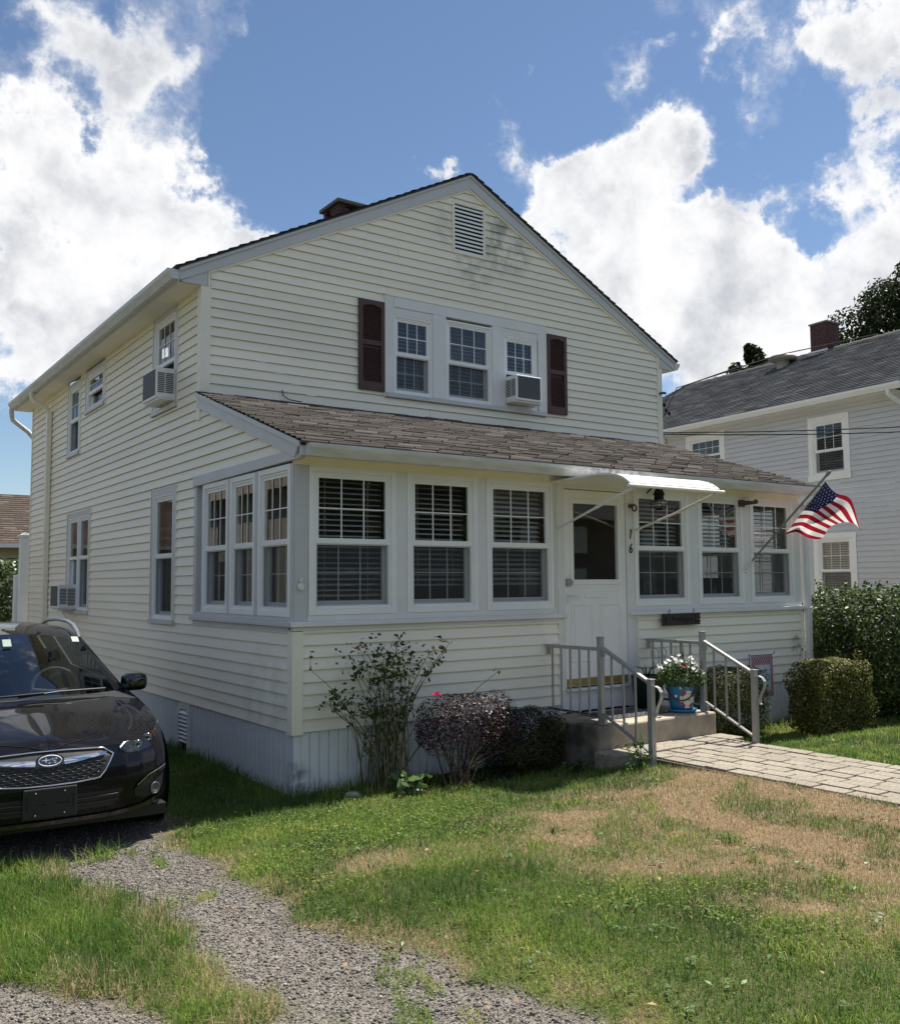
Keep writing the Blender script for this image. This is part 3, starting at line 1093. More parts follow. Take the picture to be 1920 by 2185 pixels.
# gable vent
mb = MB()
mb.box(3.205, 3.235, 5.875, 6.545, 0, 0.028, PG)
mb.box(3.685, 3.715, 5.875, 6.545, 0, 0.028, PG)
mb.box(3.235, 3.685, 6.515, 6.545, 0, 0.028, PG)
mb.box(3.235, 3.685, 5.875, 5.895, 0, 0.028, PG)
gv = mb.build('gable_vent', cream_trim, house)
MB().quad(PG(3.23, 5.88, -.08), PG(3.69, 5.88, -.08), PG(3.69, 6.54, -.08), PG(3.23, 6.54, -.08)).build('void', dark_m, gv)
for i in range(12):
    z = 5.902 + i * 0.0515
    mb = MB()
    mb.add([PG(3.236, z, 0.022), PG(3.684, z, 0.022), PG(3.684, z + 0.036, -0.005), PG(3.236, z + 0.036, -0.005),
            PG(3.236, z - 0.005, 0.022), PG(3.684, z - 0.005, 0.022), PG(3.236, z + .020, 0.022), PG(3.684, z + .020, 0.022)],
           [(6, 7, 2, 3), (4, 5, 7, 6)])
    mb.build('louver', white_vinyl, gv)

# triple window
mb = MB()
for a, b, c, d in ((2.215, 2.335, 3.99, 5.155), (4.575, 4.705, 3.99, 5.155), (2.335, 4.575, 5.03, 5.155), (2.89, 3.092, 3.99, 5.03), (3.805, 4.0, 3.99, 5.03)):
    mb.box(a + .0005, b - .0005, c + .0005, d - .0005, -0.05, 0.03, PG)
mb.box(2.335, 2.89, 4.94, 5.03, -0.05, 0.018, PG)
mb.box(4.0, 4.575, 4.94, 5.03, -0.05, 0.018, PG)
mb.build('window_trim', pale_metal, house, bevel=0.003)
mb = MB()
mb.box(2.205, 2.216, 3.93, 5.165, 0, 0.036, PG)
mb.box(4.704, 4.715, 3.93, 5.165, 0, 0.036, PG)
mb.box(2.205, 4.715, 5.156, 5.17, 0, 0.036, PG)
mb.build('window_channel', cream_trim, house)
mb = MB()
mb.box(2.22, 4.70, 3.935, 3.985, -0.05, 0.05, PG)
mb.build('sill', grey_metal, house, bevel=0.004)
window(house, PG, 2.335, 2.888, 3.988, 4.938, 4.475, casing=0.022)
window(house, PG, 3.093, 3.804, 3.988, 5.0, 4.475, casing=0.025)
window(house, PG, 4.002, 4.56, 3.988, 4.938, 4.455, casing=0.022, gl=None, screen=False)
for a, b in ((2.34, 2.88), (3.1, 3.8), (4.01, 4.55)):
    niche(PG, a, b, 3.95, 5.05, 0.9, niches)

# shutters
for u0, u1, z0, z1 in ((1.853, 2.2, 3.985, 5.055), (4.72, 5.069, 3.985, 5.06)):
    mb = MB()
    w = 0.052
    zmid = (z0 + z1) / 2 + 0.03
    mb.box(u0, u0 + w, z0, z1, 0.016, 0.046, PG)
    mb.box(u1 - w, u1, z0, z1, 0.016, 0.046, PG)
    mb.box(u0 + w, u1 - w, z0, z0 + 0.1, 0.016, 0.045, PG)
    mb.box(u0 + w, u1 - w, zmid - 0.03, zmid + 0.03, 0.016, 0.045, PG)
    n = 12
    arch = [(u0 + w, z1)] + [(u0 + w + (u1 - u0 - 2 * w) * i / n, z1 - 0.085 + 0.03 * math.sin(math.pi * i / n)) for i in range(n + 1)] + [(u1 - w, z1)]
    mb.prism(arch, PG, 0.016, 0.045)
    sh = mb.build('shutter', brown_m, house, bevel=0.003)
    MB().quad(PG(u0 + w, z0, .018), PG(u1 - w, z0, .018), PG(u1 - w, z1 - .02, .018), PG(u0 + w, z1 - .02, .018)).build('back_board', brown_m, sh)
    z = z0 + 0.108
    while z < z1 - 0.06:
        if abs(z + 0.01 - zmid) > 0.042:
            mb = MB()
            mb.add([PG(u0 + w, z, .040), PG(u1 - w, z, .040), PG(u1 - w, z + .022, .022), PG(u0 + w, z + .022, .022),
                    PG(u0 + w, z - .003, .034), PG(u1 - w, z - .003, .034)], [(0, 1, 2, 3), (4, 5, 1, 0)])
            mb.build('louver', brown_m, sh)
        z += 0.0255

# side windows
def side_win(u0, u1, z0, z1, zm, **k):
    mb = MB()
    t = 0.075
    mb.box(u0, u0 + t, z0 + 0.05, z1, -0.05, 0.018, PS)
    mb.box(u1 - t, u1, z0 + 0.05, z1, -0.05, 0.018, PS)
    mb.box(u0 + t, u1 - t, z1 - t, z1, -0.05, 0.018, PS)
    mb.box(u0 - 0.01, u1 + 0.01, z0, z0 + 0.05, -0.05, 0.045, PS)
    mb.build('window_trim', grey_metal, house, bevel=0.003)
    if k.pop('double', False):
        mid = u0 + 0.5 * (u1 - u0)
        a = window(house, PS, u0 + t, mid - 0.02, z0 + 0.05, z1 - t, zm, casing=0.018, blind=False, gu=None, gl=None, **k)
        window(house, PS, mid + 0.02, u1 - t, z0 + 0.05, z1 - t, zm, casing=0.018, blind=False, gu=None, gl=None, screen=False)
        MB().box(mid - 0.02, mid + 0.02, z0 + 0.05, z1 - t, -0.05, 0.022, PS).build('mullion', white_vinyl, house)
    else:
        window(house, PS, u0 + t, u1 - t, z0 + 0.05, z1 - t, zm, casing=0.018, **k)
    niche(PS, u0, u1, z0, z1, 0.9, niches)


side_win(2.95, 3.79, 3.705, 4.862, 4.27, blind=False, gl=(3, 2), screen=False)
side_win(5.905, 6.895, 4.21, 4.835, 4.50, blind=False, gu=(2, 2), gl=(2, 1), screen=False)
side_win(7.215, 7.955, 3.685, 4.82, 4.24, blind=False, gu=(2, 2), gl=None)
side_win(6.515, 7.835, 1.34, 2.82, 2.15, double=True)
side_win(2.935, 3.755, 1.31, 2.83, 2.07, blind=False, gu=None, gl=None)

# porch room seen through the glass
mb = MB()
x0, x1, y0, y1, z0, z1 = 0.1, 6.85, 0.2, 2.15, 0.62, 2.78
mb.quad((x0, y1, z0), (x1, y1, z0), (x1, y1, z1), (x0, y1, z1))
mb.quad((x0, y0, z0), (x1, y0, z0), (x1, y1, z0), (x0, y1, z0))
mb.quad((x0, y0, z1), (x1, y0, z1), (x1, y1, z1), (x0, y1, z1))
for x in (x0, x1):
    mb.quad((x, y0, z0), (x, y1, z0), (x, y1, 1.43), (x, y0, 1.43))
    mb.quad((x, y0, 2.70), (x, y1, 2.70), (x, y1, z1), (x, y0, z1))
for a, b in ((x0, 2.95), (3.95, x1)):
    mb.quad((a, y0 - .1, z0), (b, y0 - .1, z0), (b, y0 - .1, 1.42), (a, y0 - .1, 1.42))
mb.build('porch_room', interior_m, house)
niches.build('room_niche', interior_m, house)
# sofa silhouette and lamp behind the right-hand glass
mb = MB()
mb.box(4.5, 6.5, 0.35, 0.60, 0.7, 1.78)
mb.box(4.45, 6.55, 0.30, 1.0, 0.7, 1.15)
mb.build('sofa', mat('dark_upholstery', (0.02, 0.02, 0.022), 0.9), house, bevel=0.08)

# ---- front door
mb = MB()
mb.box(2.89, 2.985, 0.66, 2.742, -0.06, 0.018, PF)
mb.box(3.868, 3.948, 0.66, 2.742, -0.06, 0.018, PF)
mb.box(2.985, 3.868, 2.695, 2.742, -0.06, 0.018, PF)
mb.box(2.938, 2.982, 0.43, 0.66, -0.06, 0.012, PF)
mb.box(3.872, 4.012, 0.43, 1.35, -0.06, 0.006, PF)
mb.box(2.84, 2.862, 1.40, 2.742, 0.0, 0.02, PF)
mb.build('door_frame', pale_metal, house, bevel=0.004)
mb = MB()
mb.box(2.983, 3.87, 0.44, 0.645, -0.06, 0.006, PF)
mb.box(2.983, 3.87, 0.645, 0.668, -0.06, 0.05, PF)
mb.build('threshold', skirt_m, house, bevel=0.003)
mb = MB()
DX0, DX1, DZ0, DZ1 = 2.99, 3.863, 0.685, 2.688
gx0, gx1, gz0, gz1 = 3.113, 3.742, 1.765, 2.548
mb.box(DX0, gx0, DZ0, DZ1, -0.03, 0.006, PF)
mb.box(gx1, DX1, DZ0, DZ1, -0.03, 0.006, PF)
mb.box(gx0, gx1, gz1, DZ1, -0.03, 0.006, PF)
mb.box(gx0, gx1, DZ0, gz0, -0.03, 0.006, PF)
for a, b, c, d in ((gx0 - .05, gx0, gz0 - .05, gz1 + .05), (gx1, gx1 + .05, gz0 - .05, gz1 + .05), (gx0, gx1, gz1, gz1 + .05), (gx0, gx1, gz0 - .05, gz0)):
    mb.box(a, b, c, d, 0.004, 0.016, PF)
for a, b in ((3.07, 3.375), (3.475, 3.78)):
    c, d = 0.93, 1.52
    for q in ((a, a + .022, c, d), (b - .022, b, c, d), (a + .022, b - .022, c, c + .022), (a + .022, b - .022, d - .022, d)):
        mb.box(*q, 0.004, 0.014, PF)
    mb.box(a + .045, b - .045, c + .045, d - .045, 0.004, 0.011, PF)
door = mb.build('door', white_vinyl, house, bevel=0.003)
MB().quad(PF(gx0, gz0, -.01), PF(gx1, gz0, -.01), PF(gx1, gz1, -.01), PF(gx0, gz1, -.01)).build('pane', pane_m, door)
MB().box(DX0 + .005, DX1 - .005, 0.69, 0.765, 0.004, 0.010, PF).build('kick_plate', gold_m, door)
mb = MB()
mb.prism([(3.29 + .03 * math.cos(t), 1.605 + .026 * math.sin(t)) for t in np.linspace(math.pi / 2, 3 * math.pi / 2, 9)] +
         [(3.58 + .03 * math.cos(t), 1.605 + .026 * math.sin(t)) for t in np.linspace(-math.pi / 2, math.pi / 2, 9)], PF, 0.004, 0.014)
mb.build('mail_slot', white_vinyl, door, bevel=0.003)
mb = MB()
mb.box(3.012, 3.052, 1.53, 1.62, 0.004, 0.018, PF)
mb.tube([PF(3.03, 1.60, 0.02), PF(3.03, 1.60, 0.05), PF(3.13, 1.598, 0.052), PF(3.15, 1.59, 0.045)], 0.008, 8)
mb.build('handle', pale_metal, door)
mb = MB()
mb.prism([(3.003, 1.70), (3.06, 1.70), (3.085, 1.72), (3.085, 1.75), (3.06, 1.775), (3.003, 1.775)], PF, 0.004, 0.03)
mb.build('lock', alu_m, door, bevel=0.004)
for i, (ch, z) in enumerate((('1', 2.245), ('6', 2.09))):
    textobj('house_number', ch, 0.15, frame_m(PF(3.926, z, 0.022), (1, 0, 0), (0, 0, 1)), black_m, house, 0.003, sx=0.72, shear=0.15)
mb = MB()
mb.tube([PF(3.925, 2.55, 0.02), PF(3.925, 2.55, 0.06)], 0.022, 10)
mb.tube([PF(3.925 + 0.034 * math.cos(t) + .03, 2.53 + 0.034 * math.sin(t), 0.06) for t in np.linspace(0, 2 * math.pi, 13)], 0.009, 6)
mb.build('wall_hook', rust_m, house)
mb = MB()
mb.tube([PF(5.80, 2.62, 0.02), PF(5.80, 2.70, 0.02)], 0.045, 10)
mb.tube([PF(5.80, 2.66, 0.03), PF(5.80, 2.66, 0.11), PF(5.88, 2.665, 0.13), PF(5.93, 2.68, 0.14)], [0.03, 0.026, 0.02, 0.03], 10)
mb.build('flood_lamp', rust_m, house)
mb = MB()
mb.tube([(0.05, -0.012, 1.72), (0.05, -0.03, 1.72)], 0.03, 10)
mb.tube([(0.05, -0.02, 1.76), (0.06, -0.028, 1.79)], 0.012, 6)
mb.build('hook_plate', pale_metal, house)

# ---- awning over the door
aw_prof = [(0.0, 2.748), (0.25, 2.757), (0.50, 2.764), (0.72, 2.764), (0.86, 2.752), (0.96, 2.728), (1.03, 2.70), (1.085, 2.665), (1.12, 2.638)]
aw = None
for x in (2.815, 4.045):
    mb = MB()
    for (d0, z0), (d1, z1) in zip(aw_prof[:-1], aw_prof[1:]):
        mb.add([(x - .006, -d0, z0 - .012), (x + .006, -d0, z0 - .012), (x + .006, -d1, z1 - .012), (x - .006, -d1, z1 - .012),
                (x - .006, -d0, z0 + .006), (x + .006, -d0, z0 + .006), (x + .006, -d1, z1 + .006), (x - .006, -d1, z1 + .006)],
               [(0, 1, 2, 3), (4, 5, 6, 7), (0, 3, 7, 4), (1, 2, 6, 5)])
    aw2 = mb.build('awning' if aw is None else 'end_frame', white_vinyl, house if aw is None else aw)
    aw = aw or aw2
N = 20
cum = [0.0]
for (d0, z0), (d1, z1) in zip(aw_prof[:-1], aw_prof[1:]):
    cum.append(cum[-1] + math.hypot(d1 - d0, z1 - z0))


def awp(s):
    s *= cum[-1]
    for i in range(len(cum) - 1):
        if s <= cum[i + 1] + 1e-9:
            t = (s - cum[i]) / (cum[i + 1] - cum[i])
            return (aw_prof[i][0] + (aw_prof[i + 1][0] - aw_prof[i][0]) * t, aw_prof[i][1] + (aw_prof[i + 1][1] - aw_prof[i][1]) * t)
    return aw_prof[-1]


for i in range(N):
    mb = MB()
    st = [(i + .20) / N, (i + .24) / N, (i + .5) / N, (i + .72) / N, (i + .76) / N]
    hh = [0.0, 0.002, 0.003, 0.002, 0.0]
    rows = []
    for s, h in zip(st, hh):
        d, z = awp(min(s, 1))
        rows.append([(2.825, -d, z + h), (4.035, -d, z + h)])
    mb.grid(rows, False)
    mb.build('slat', white_vinyl, aw)
mb = MB()
mb.grid([[(2.825, -awp(s)[0], awp(s)[1] - .002), (4.035, -awp(s)[0], awp(s)[1] - .002)] for s in np.linspace(0, 1, 24)], False)
mb.build('awning_sheet', mat('dark_groove', (.13, .13, .13), .6), aw)  # darker sheet showing in the gaps between the slats
mb = MB()
mb.grid([[(2.823, -awp(s)[0], awp(s)[1] - .010), (4.037, -awp(s)[0], awp(s)[1] - .010)] for s in np.linspace(0, 1, 24)], False)
mb.build('awning_lining', white_vinyl, aw)
mb = MB()
mb.tube([(2.77, -1.13, 2.617), (4.10, -1.13, 2.617)], 0.017, 10)
mb.build('front_bar', white_vinyl, aw)
for xw, xa in ((2.889, 2.86), (3.955, 4.02)):
    mb = MB()
    mb.tube([(xw, -0.02, 2.275), (xa, -0.62, 2.452)], 0.0125, 8)
    mb.tube([(xa, -0.60, 2.446), (xa, -1.11, 2.60)], 0.016, 8)
    mb.box(xw - .012, xw + .012, -0.03, -0.012, 2.25, 2.30)
    mb.build('brace', pale_metal, aw)

# ---- onion lantern
mb = MB()
LX, LY = 4.20, -0.19
mb.tube([(LX, -0.01, 2.70), (LX, -0.10, 2.76), (LX, LY, 2.765)], 0.008, 8)
mb.lathe([(0.0, 2.775), (0.015, 2.77), (0.018, 2.755), (0.03, 2.745), (0.058, 2.69), (0.062, 2.672), (0.05, 2.668), (0.05, 2.63), (0.058, 2.622), (0.0, 2.622)], (LX, LY, 0), 20)
mb.lathe([(0.0, 2.505), (0.04, 2.508), (0.04, 2.525), (0.0, 2.53)], (LX, LY, 0), 16)
for z, r in ((2.60, 0.078), (2.57, 0.087), (2.54, 0.077)):
    mb.tube([(LX + r * math.cos(t), LY + r * math.sin(t), z) for t in np.linspace(0, 2 * math.pi, 21)], 0.003, 5)
for k in range(6):
    t = k * math.pi / 3
    mb.tube([(LX + r * math.cos(t), LY + r * math.sin(t), z) for r, z in ((.05, 2.622), (.08, 2.598), (.088, 2.57), (.078, 2.54), (.04, 2.518))], 0.003, 5)
lan = mb.build('lantern', black_m, house)
mb = MB()
mb.lathe([(0.045, 2.622), (0.07, 2.60), (0.078, 2.57), (0.07, 2.54), (0.036, 2.522)], (LX, LY, 0), 20)
mb.build('lantern_globe', glass('ribbed_glass', (0.8, 0.82, 0.82), 0.22, 0.15), lan)

# ---- chimney behind the ridge
mb = MB()
cx0, cx1, cy0, cy1 = 3.10, 3.52, 5.0, 5.5
mb.box(cx0 + .01, cx1 - .01, cy0 + .01, cy1 - .01, 6.3, 7.30)
chm = mb.build('chimney', mortar_m, house)
mb = MB()
for c in range(18):
    z = 6.52 + c * 0.052
    gap = c >= 15
    u = cx0 + (0.05 if c % 2 else 0)
    for yy in (cy0, cy1 - 0.09):
        u = cx0
        while u < cx1 - .02:
            w = 0.18 if (c + int(u * 10)) % 2 else 0.12
            b = min(u + w, cx1)
            if not (gap and cx0 + .1 < u < cx1 - .12):
                mb.box(u, b - .008, yy, yy + .09, z, z + .044)
            u += w
    for xx in (cx0, cx1 - .09):
        v = cy0 + .092
        while v < cy1 - .1:
            if not (gap and (v - cy0) % 0.4 > .2):
                mb.box(xx, xx + .09, v, min(v + .19, cy1 - .1), z, z + .044)
            v += 0.2
mb.build('brick', brick_m, chm, kind='stuff')
MB().box(cx0 - .05, cx1 + .05, cy0 - .06, cy1 + .06, 7.455, 7.51).build('chimney_cap', mat('dirty_slab', (0.13, 0.12, 0.11), .9, .3, 8), chm, bevel=0.008)

# ------------------------------------------------------------------ ground
_lat = np.random.default_rng(5).uniform(0, 1, (64, 64))


def vnoise(x, y, f):
    x, y = np.asarray(x) * f + 100.3, np.asarray(y) * f + 57.7
    xi, yi = np.floor(x).astype(int), np.floor(y).astype(int)
    fx, fy = x - xi, y - yi
    fx, fy = fx * fx * (3 - 2 * fx), fy * fy * (3 - 2 * fy)
    g = lambda a, b: _lat[a % 64, b % 64]
    return (g(xi, yi) * (1 - fx) + g(xi + 1, yi) * fx) * (1 - fy) + (g(xi, yi + 1) * (1 - fx) + g(xi + 1, yi + 1) * fx) * fy


def sstep(t):
    t = np.clip(t, 0, 1)
    return t * t * (3 - 2 * t)


def hgt(x, y):
    x, y = np.asarray(x, float), np.asarray(y, float)
    h = 0.012 + 0.085 * sstep((-y - 0.5) / 2.0) * sstep((x + 1.6) / 1.2) + 0.03 * sstep((-y - 0.6) / 1.5)
    h = h + 0.075 * np.exp(-((x - 3.4) / 1.25) ** 4) * sstep((-y - 0.75) / 0.4)
    h = h - 0.06 * sstep((0.72 - np.abs(x - 3.51)) / 0.06) * sstep((-y - 1.0) / 0.1)
    h = h + 0.02 * (vnoise(x, y, 1.1) - 0.5) * sstep((np.abs(x - 3.45) - 0.75) / 0.3)
    return h


def inpoly(x, y, poly):
    c = np.zeros(x.shape, bool)
    n = len(poly)
    for i in range(n):
        (x0, y0), (x1, y1) = poly[i], poly[i - 1]
        if y0 == y1:
            continue
        hit = ((y0 > y) != (y1 > y)) & (x < (x1 - x0) * (y - y0) / (y1 - y0) + x0)
        c ^= hit
    return c


def polydist(x, y, poly):
    d = np.full(x.shape, 1e9)
    n = len(poly)
    for i in range(n):
        (x0, y0), (x1, y1) = poly[i - 1], poly[i]
        vx, vy = x1 - x0, y1 - y0
        t = np.clip(((x - x0) * vx + (y - y0) * vy) / (vx * vx + vy * vy + 1e-12), 0, 1)
        d = np.minimum(d, np.hypot(x - x0 - t * vx, y - y0 - t * vy))
    return np.where(inpoly(x, y, poly), -d, d)


DRIVE = [(-1.18, 14), (-1.18, -0.2), (-1.25, -0.6), (-1.33, -0.9), (-1.23, -1.36), (-1.26, -1.84), (-1.24, -2.3), (-1.26, -2.81), (-1.17, -3.16),
         (-1.0, -3.54), (-0.97, -3.96), (-0.92, -4.35), (-0.8, -5.0), (-0.4, -6.2), (0.2, -9), (-5.2, -9), (-5.2, 14)]
STRIP = [(-2.9, 0.4), (-2.28, -0.45), (-2.1, -0.56), (-1.99, -0.95), (-1.93, -1.33), (-1.86, -1.67), (-1.74, -2.13), (-1.80, -2.40), (-1.80, -2.75), (-1.78, -3.05), (-1.80, -3.30),
         (-1.74, -3.55), (-1.9, -3.69), (-2.2, -3.45), (-2.18, -3.24), (-2.31, -2.98), (-2.42, -2.80), (-2.6, -2.6), (-3.1, -2.6)]
DRY1 = [(0.15, -2.45), (0.65, -1.9), (1.31, -1.60), (2.0, -1.75), (2.8, -1.85), (3.3, -2.7), (2.9, -3.9), (1.3, -4.75), (1.1, -4.0), (0.7, -3.85), (0.40, -3.75), (0.5, -3.16), (0.25, -2.83)]
DRY2 = [(0.45, -3.75), (1.7, -4.1), (1.0, -4.8), (0.51, -4.5)]
PATH_X = (2.86, 4.16)


def zones(x, y):
    """0..1 gravel, 0..1 dryness"""
    wx = x + 0.16 * (vnoise(x, y, 3.1) - 0.5) + 0.10 * (vnoise(x, y, 9.0) - 0.5)
    wy = y + 0.16 * (vnoise(x + 9, y, 3.3) - 0.5)
    gd = np.maximum(polydist(wx, wy, DRIVE), -polydist(wx, wy, STRIP))
    grav = sstep(0.5 - gd / 0.16)
    wx2 = x + 0.5 * (vnoise(x, y + 5, 1.7) - 0.5)
    wy2 = y + 0.5 * (vnoise(x + 3, y, 1.9) - 0.5)
    dd = np.minimum(polydist(wx2, wy2, DRY1), polydist(wx2, wy2, DRY2) + 0.1)
    dry = sstep(0.5 - dd / 0.9) * (0.45 + 0.75 * sstep((vnoise(x, y, 2.6) * .6 + vnoise(x + 4, y, 6.0) * .4 - 0.30) / 0.3))
    # thin yellowing beside the drive and the path
    dry = np.maximum(dry, 0.55 * sstep(1 - np.abs(gd - 0.05) / 0.25) * (vnoise(x, y, 4.0) > 0.45))
    dry = np.maximum(dry, 0.85 * np.exp(-(((x + 0.55) / 0.35) ** 2 + ((y + 2.3) / 0.22) ** 2)))
    dry = np.maximum(dry, 0.9 * sstep(1 - np.hypot(x - 2.75, (y + 1.75) * 1.3) / 0.5))
    return grav, np.clip(dry, 0, 1)


fx = np.concatenate([[-900, -300, -120, -60, -30, -16, -10, -7.5], np.arange(-6, 9.01, 0.075), [10, 12, 15, 20, 30, 60, 120, 300, 900]])
fy = np.concatenate([[-900, -300, -120, -60, -30, -16, -10, -8], np.arange(-7, 2.01, 0.075), [3, 5, 8, 12, 16, 22, 30, 60, 120, 300, 900]])
GX, GY = np.meshgrid(fx, fy)
GZ = hgt(GX, GY)
nx = len(fx)
V = np.stack([GX, GY, GZ], -1).reshape(-1, 3)
ii, jj = np.meshgrid(np.arange(len(fy) - 1), np.arange(nx - 1), indexing='ij')
b = (ii * nx + jj).ravel()
F = np.stack([b, b + 1, b + nx + 1, b + nx], 1)
gm = bpy.data.materials.new('ground')
gm.use_nodes = True
nt = gm.node_tree
pb = nt.nodes['Principled BSDF']
pb.inputs['Roughness'].default_value = 0.95
pb.inputs['Specular IOR Level'].default_value = 0.2


def nd(t, **k):
    n = nt.nodes.new(t)
    for a, v in k.items():
        setattr(n, a, v)
    return n


geo = nd('ShaderNodeNewGeometry')
a1, a2 = nd('ShaderNodeAttribute', attribute_name='gravel'), nd('ShaderNodeAttribute', attribute_name='dry')
vo = nd('ShaderNodeTexVoronoi')
vo.inputs['Scale'].default_value = 95
nt.links.new(geo.outputs['Position'], vo.inputs['Vector'])
gr = nd('ShaderNodeValToRGB')
gr.color_ramp.elements[0].color = (0.09, 0.08, 0.07, 1)
gr.color_ramp.elements[1].color = (0.26, 0.235, 0.205, 1)
sp = nd('ShaderNodeSeparateColor')
nt.links.new(vo.outputs['Color'], sp.inputs[0])
nt.links.new(sp.outputs[0], gr.inputs[0])
so1 = nd('ShaderNodeMix', data_type='RGBA')
so1.inputs[6].default_value = (0.075, 0.078, 0.030, 1)
so1.inputs[7].default_value = (0.20, 0.14, 0.075, 1)
nt.links.new(a2.outputs['Fac'], so1.inputs['Factor'])
gmix = nd('ShaderNodeMix', data_type='RGBA')
nt.links.new(a1.outputs['Fac'], gmix.inputs['Factor'])
nt.links.new(so1.outputs[2], gmix.inputs[6])
nt.links.new(gr.outputs[0], gmix.inputs[7])
a3 = nd('ShaderNodeAttribute', attribute_name='soil_shade')
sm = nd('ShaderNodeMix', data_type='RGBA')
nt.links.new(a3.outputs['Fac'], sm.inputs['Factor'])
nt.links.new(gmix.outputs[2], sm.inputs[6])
sm.inputs[7].default_value = (.028, .022, .016, 1)  # dark mulch, with the shade under the bushes painted into its colour
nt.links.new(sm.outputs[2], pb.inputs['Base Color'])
bmp = nd('ShaderNodeBump')
bmp.inputs['Strength'].default_value = 0.9
bmp.inputs['Distance'].default_value = 0.012
nt.links.new(vo.outputs['Distance'], bmp.inputs['Height'])
bmp.invert = True
nt.links.new(bmp.outputs[0], pb.inputs['Normal'])
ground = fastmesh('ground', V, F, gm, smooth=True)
gv_, dv_ = zones(V[:, 0], V[:, 1])
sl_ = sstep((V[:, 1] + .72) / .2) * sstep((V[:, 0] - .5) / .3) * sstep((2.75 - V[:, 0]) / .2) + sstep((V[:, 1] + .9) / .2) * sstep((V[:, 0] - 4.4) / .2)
for nme, val in (('gravel', gv_), ('dry', dv_), ('soil_shade', np.clip(sl_, 0, 1))):
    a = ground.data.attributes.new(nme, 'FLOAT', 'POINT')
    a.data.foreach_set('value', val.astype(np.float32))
tag(ground, kind='structure')

# loose stones of the drive
def infrustum(x, y, z, mx=0.12):
    d = np.stack([x, y, z], 1) - np.array(CAM)
    f, r, u = d @ np.array(Fw), d @ np.array(Rt), d @ np.array(Up)
    return (f > 0.5) & (np.abs(r / f) < 960 / 1997.6 + mx) & (np.abs(u / f) < 1092 / 1997.6 + mx)


n = 215000
sx_, sy_ = rng.uniform(-4.2, 0.6, n), rng.uniform(-6.0, 0.6, n)
g_, d_ = zones(sx_, sy_)
keep = (rng.uniform(0, 1, n) < g_) & infrustum(sx_, sy_, np.full(n, 0.05))
sx_, sy_ = sx_[keep], sy_[keep]
n = len(sx_)
S = np.clip(np.exp(rng.normal(math.log(.0037), .42, n)), .0016, .014)
octv = np.array([(1, 0, 0), (0, 1, 0), (-1, 0, 0), (0, -1, 0), (0, 0, .7), (0, 0, -.6)], float)
Vst = octv[None] * S[:, None, None] * rng.uniform(0.6, 1.5, (n, 6, 1))
th = rng.uniform(0, 6.28, n)
Vst = np.stack([Vst[..., 0] * np.cos(th)[:, None] - Vst[..., 1] * np.sin(th)[:, None], Vst[..., 0] * np.sin(th)[:, None] + Vst[..., 1] * np.cos(th)[:, None], Vst[..., 2]], -1)
Vst += np.stack([sx_, sy_, hgt(sx_, sy_) + S * 0.35], 1)[:, None]
of = np.array([(0, 1, 4), (1, 2, 4), (2, 3, 4), (3, 0, 4), (1, 0, 5), (2, 1, 5), (3, 2, 5), (0, 3, 5)])
Fst = (np.arange(n) * 6)[:, None, None] + of[None]
stm = leafmat('gravel_stone', (0.07, 0.064, 0.058), (0.19, 0.174, 0.155), 0.0, 0.9, (0.44, 0.40, 0.36))
tn = np.repeat(rng.beta(1.6, 2.2, n), 8)
fastmesh('gravel', Vst.reshape(-1, 3), Fst.reshape(-1, 3), stm, None, tn, 'stuff')

# ------------------------------------------------------------------ stoop, path
stoop = thing('stoop', (3.43, -0.4, 0.2), 'weathered concrete stoop step under the front door', 'stoop')
mb = MB()
mb.box(2.62, 4.25, -0.835, -0.02, 0.0, 0.428)
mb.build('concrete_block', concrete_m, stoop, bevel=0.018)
path = bpy.data.objects.new('path', None)
COL.objects.link(path)
ORG['path'] = Vector((0, 0, 0))
tag(path, kind='structure')
MB().box(2.56, 4.30, -1.12, -0.838, 0.0, 0.212).build('concrete_slab', paver_m, path, bevel=0.01)
proto = None
pw_ = 1.30 / 8
for c in range(8):
    y = -1.135 - (0.16 if c % 2 else 0.0)
    if c % 2:
        lens = [0.125]
    else:
        lens = []
    yy = -1.135
    k = 0
    while yy > -6.0:
        L = lens[0] if (k == 0 and lens) else random.choice((0.23, 0.25, 0.27))
        k += 1
        if proto is None or True:
            mb = MB()
            hw, hl = pw_ / 2 - 0.008, L / 2 - 0.008
            mb.box(-hw, hw, -hl, hl, -0.05, 0.0)
            key = round(L, 3)
        xx = PATH_X[0] + (c + 0.5) * pw_ + random.uniform(-.004, .004)
        cy = yy - L / 2
        if 'PAV' not in globals():
            PAV = {}
        if key not in PAV:
            o = mb.build('paver', paver_m, path, bevel=0.007)
            PAV[key] = o
        else:
            o = PAV[key].copy()
            o.parent = path
            COL.objects.link(o)
        o.location = (xx, cy, 0.203 + random.uniform(-.004, .004))
        o.rotation_euler = (random.uniform(-.008, .008), random.uniform(-.008, .008), random.uniform(-.014, .014))
        yy -= L
mb = MB()
mb.box(PATH_X[0] - .02, PATH_X[1] + .02, -6.0, -1.12, 0.1, 0.186)
mb.build('joint_sand', mat('joint_sand', (0.085, 0.075, 0.052), .95, .3, 20), path)

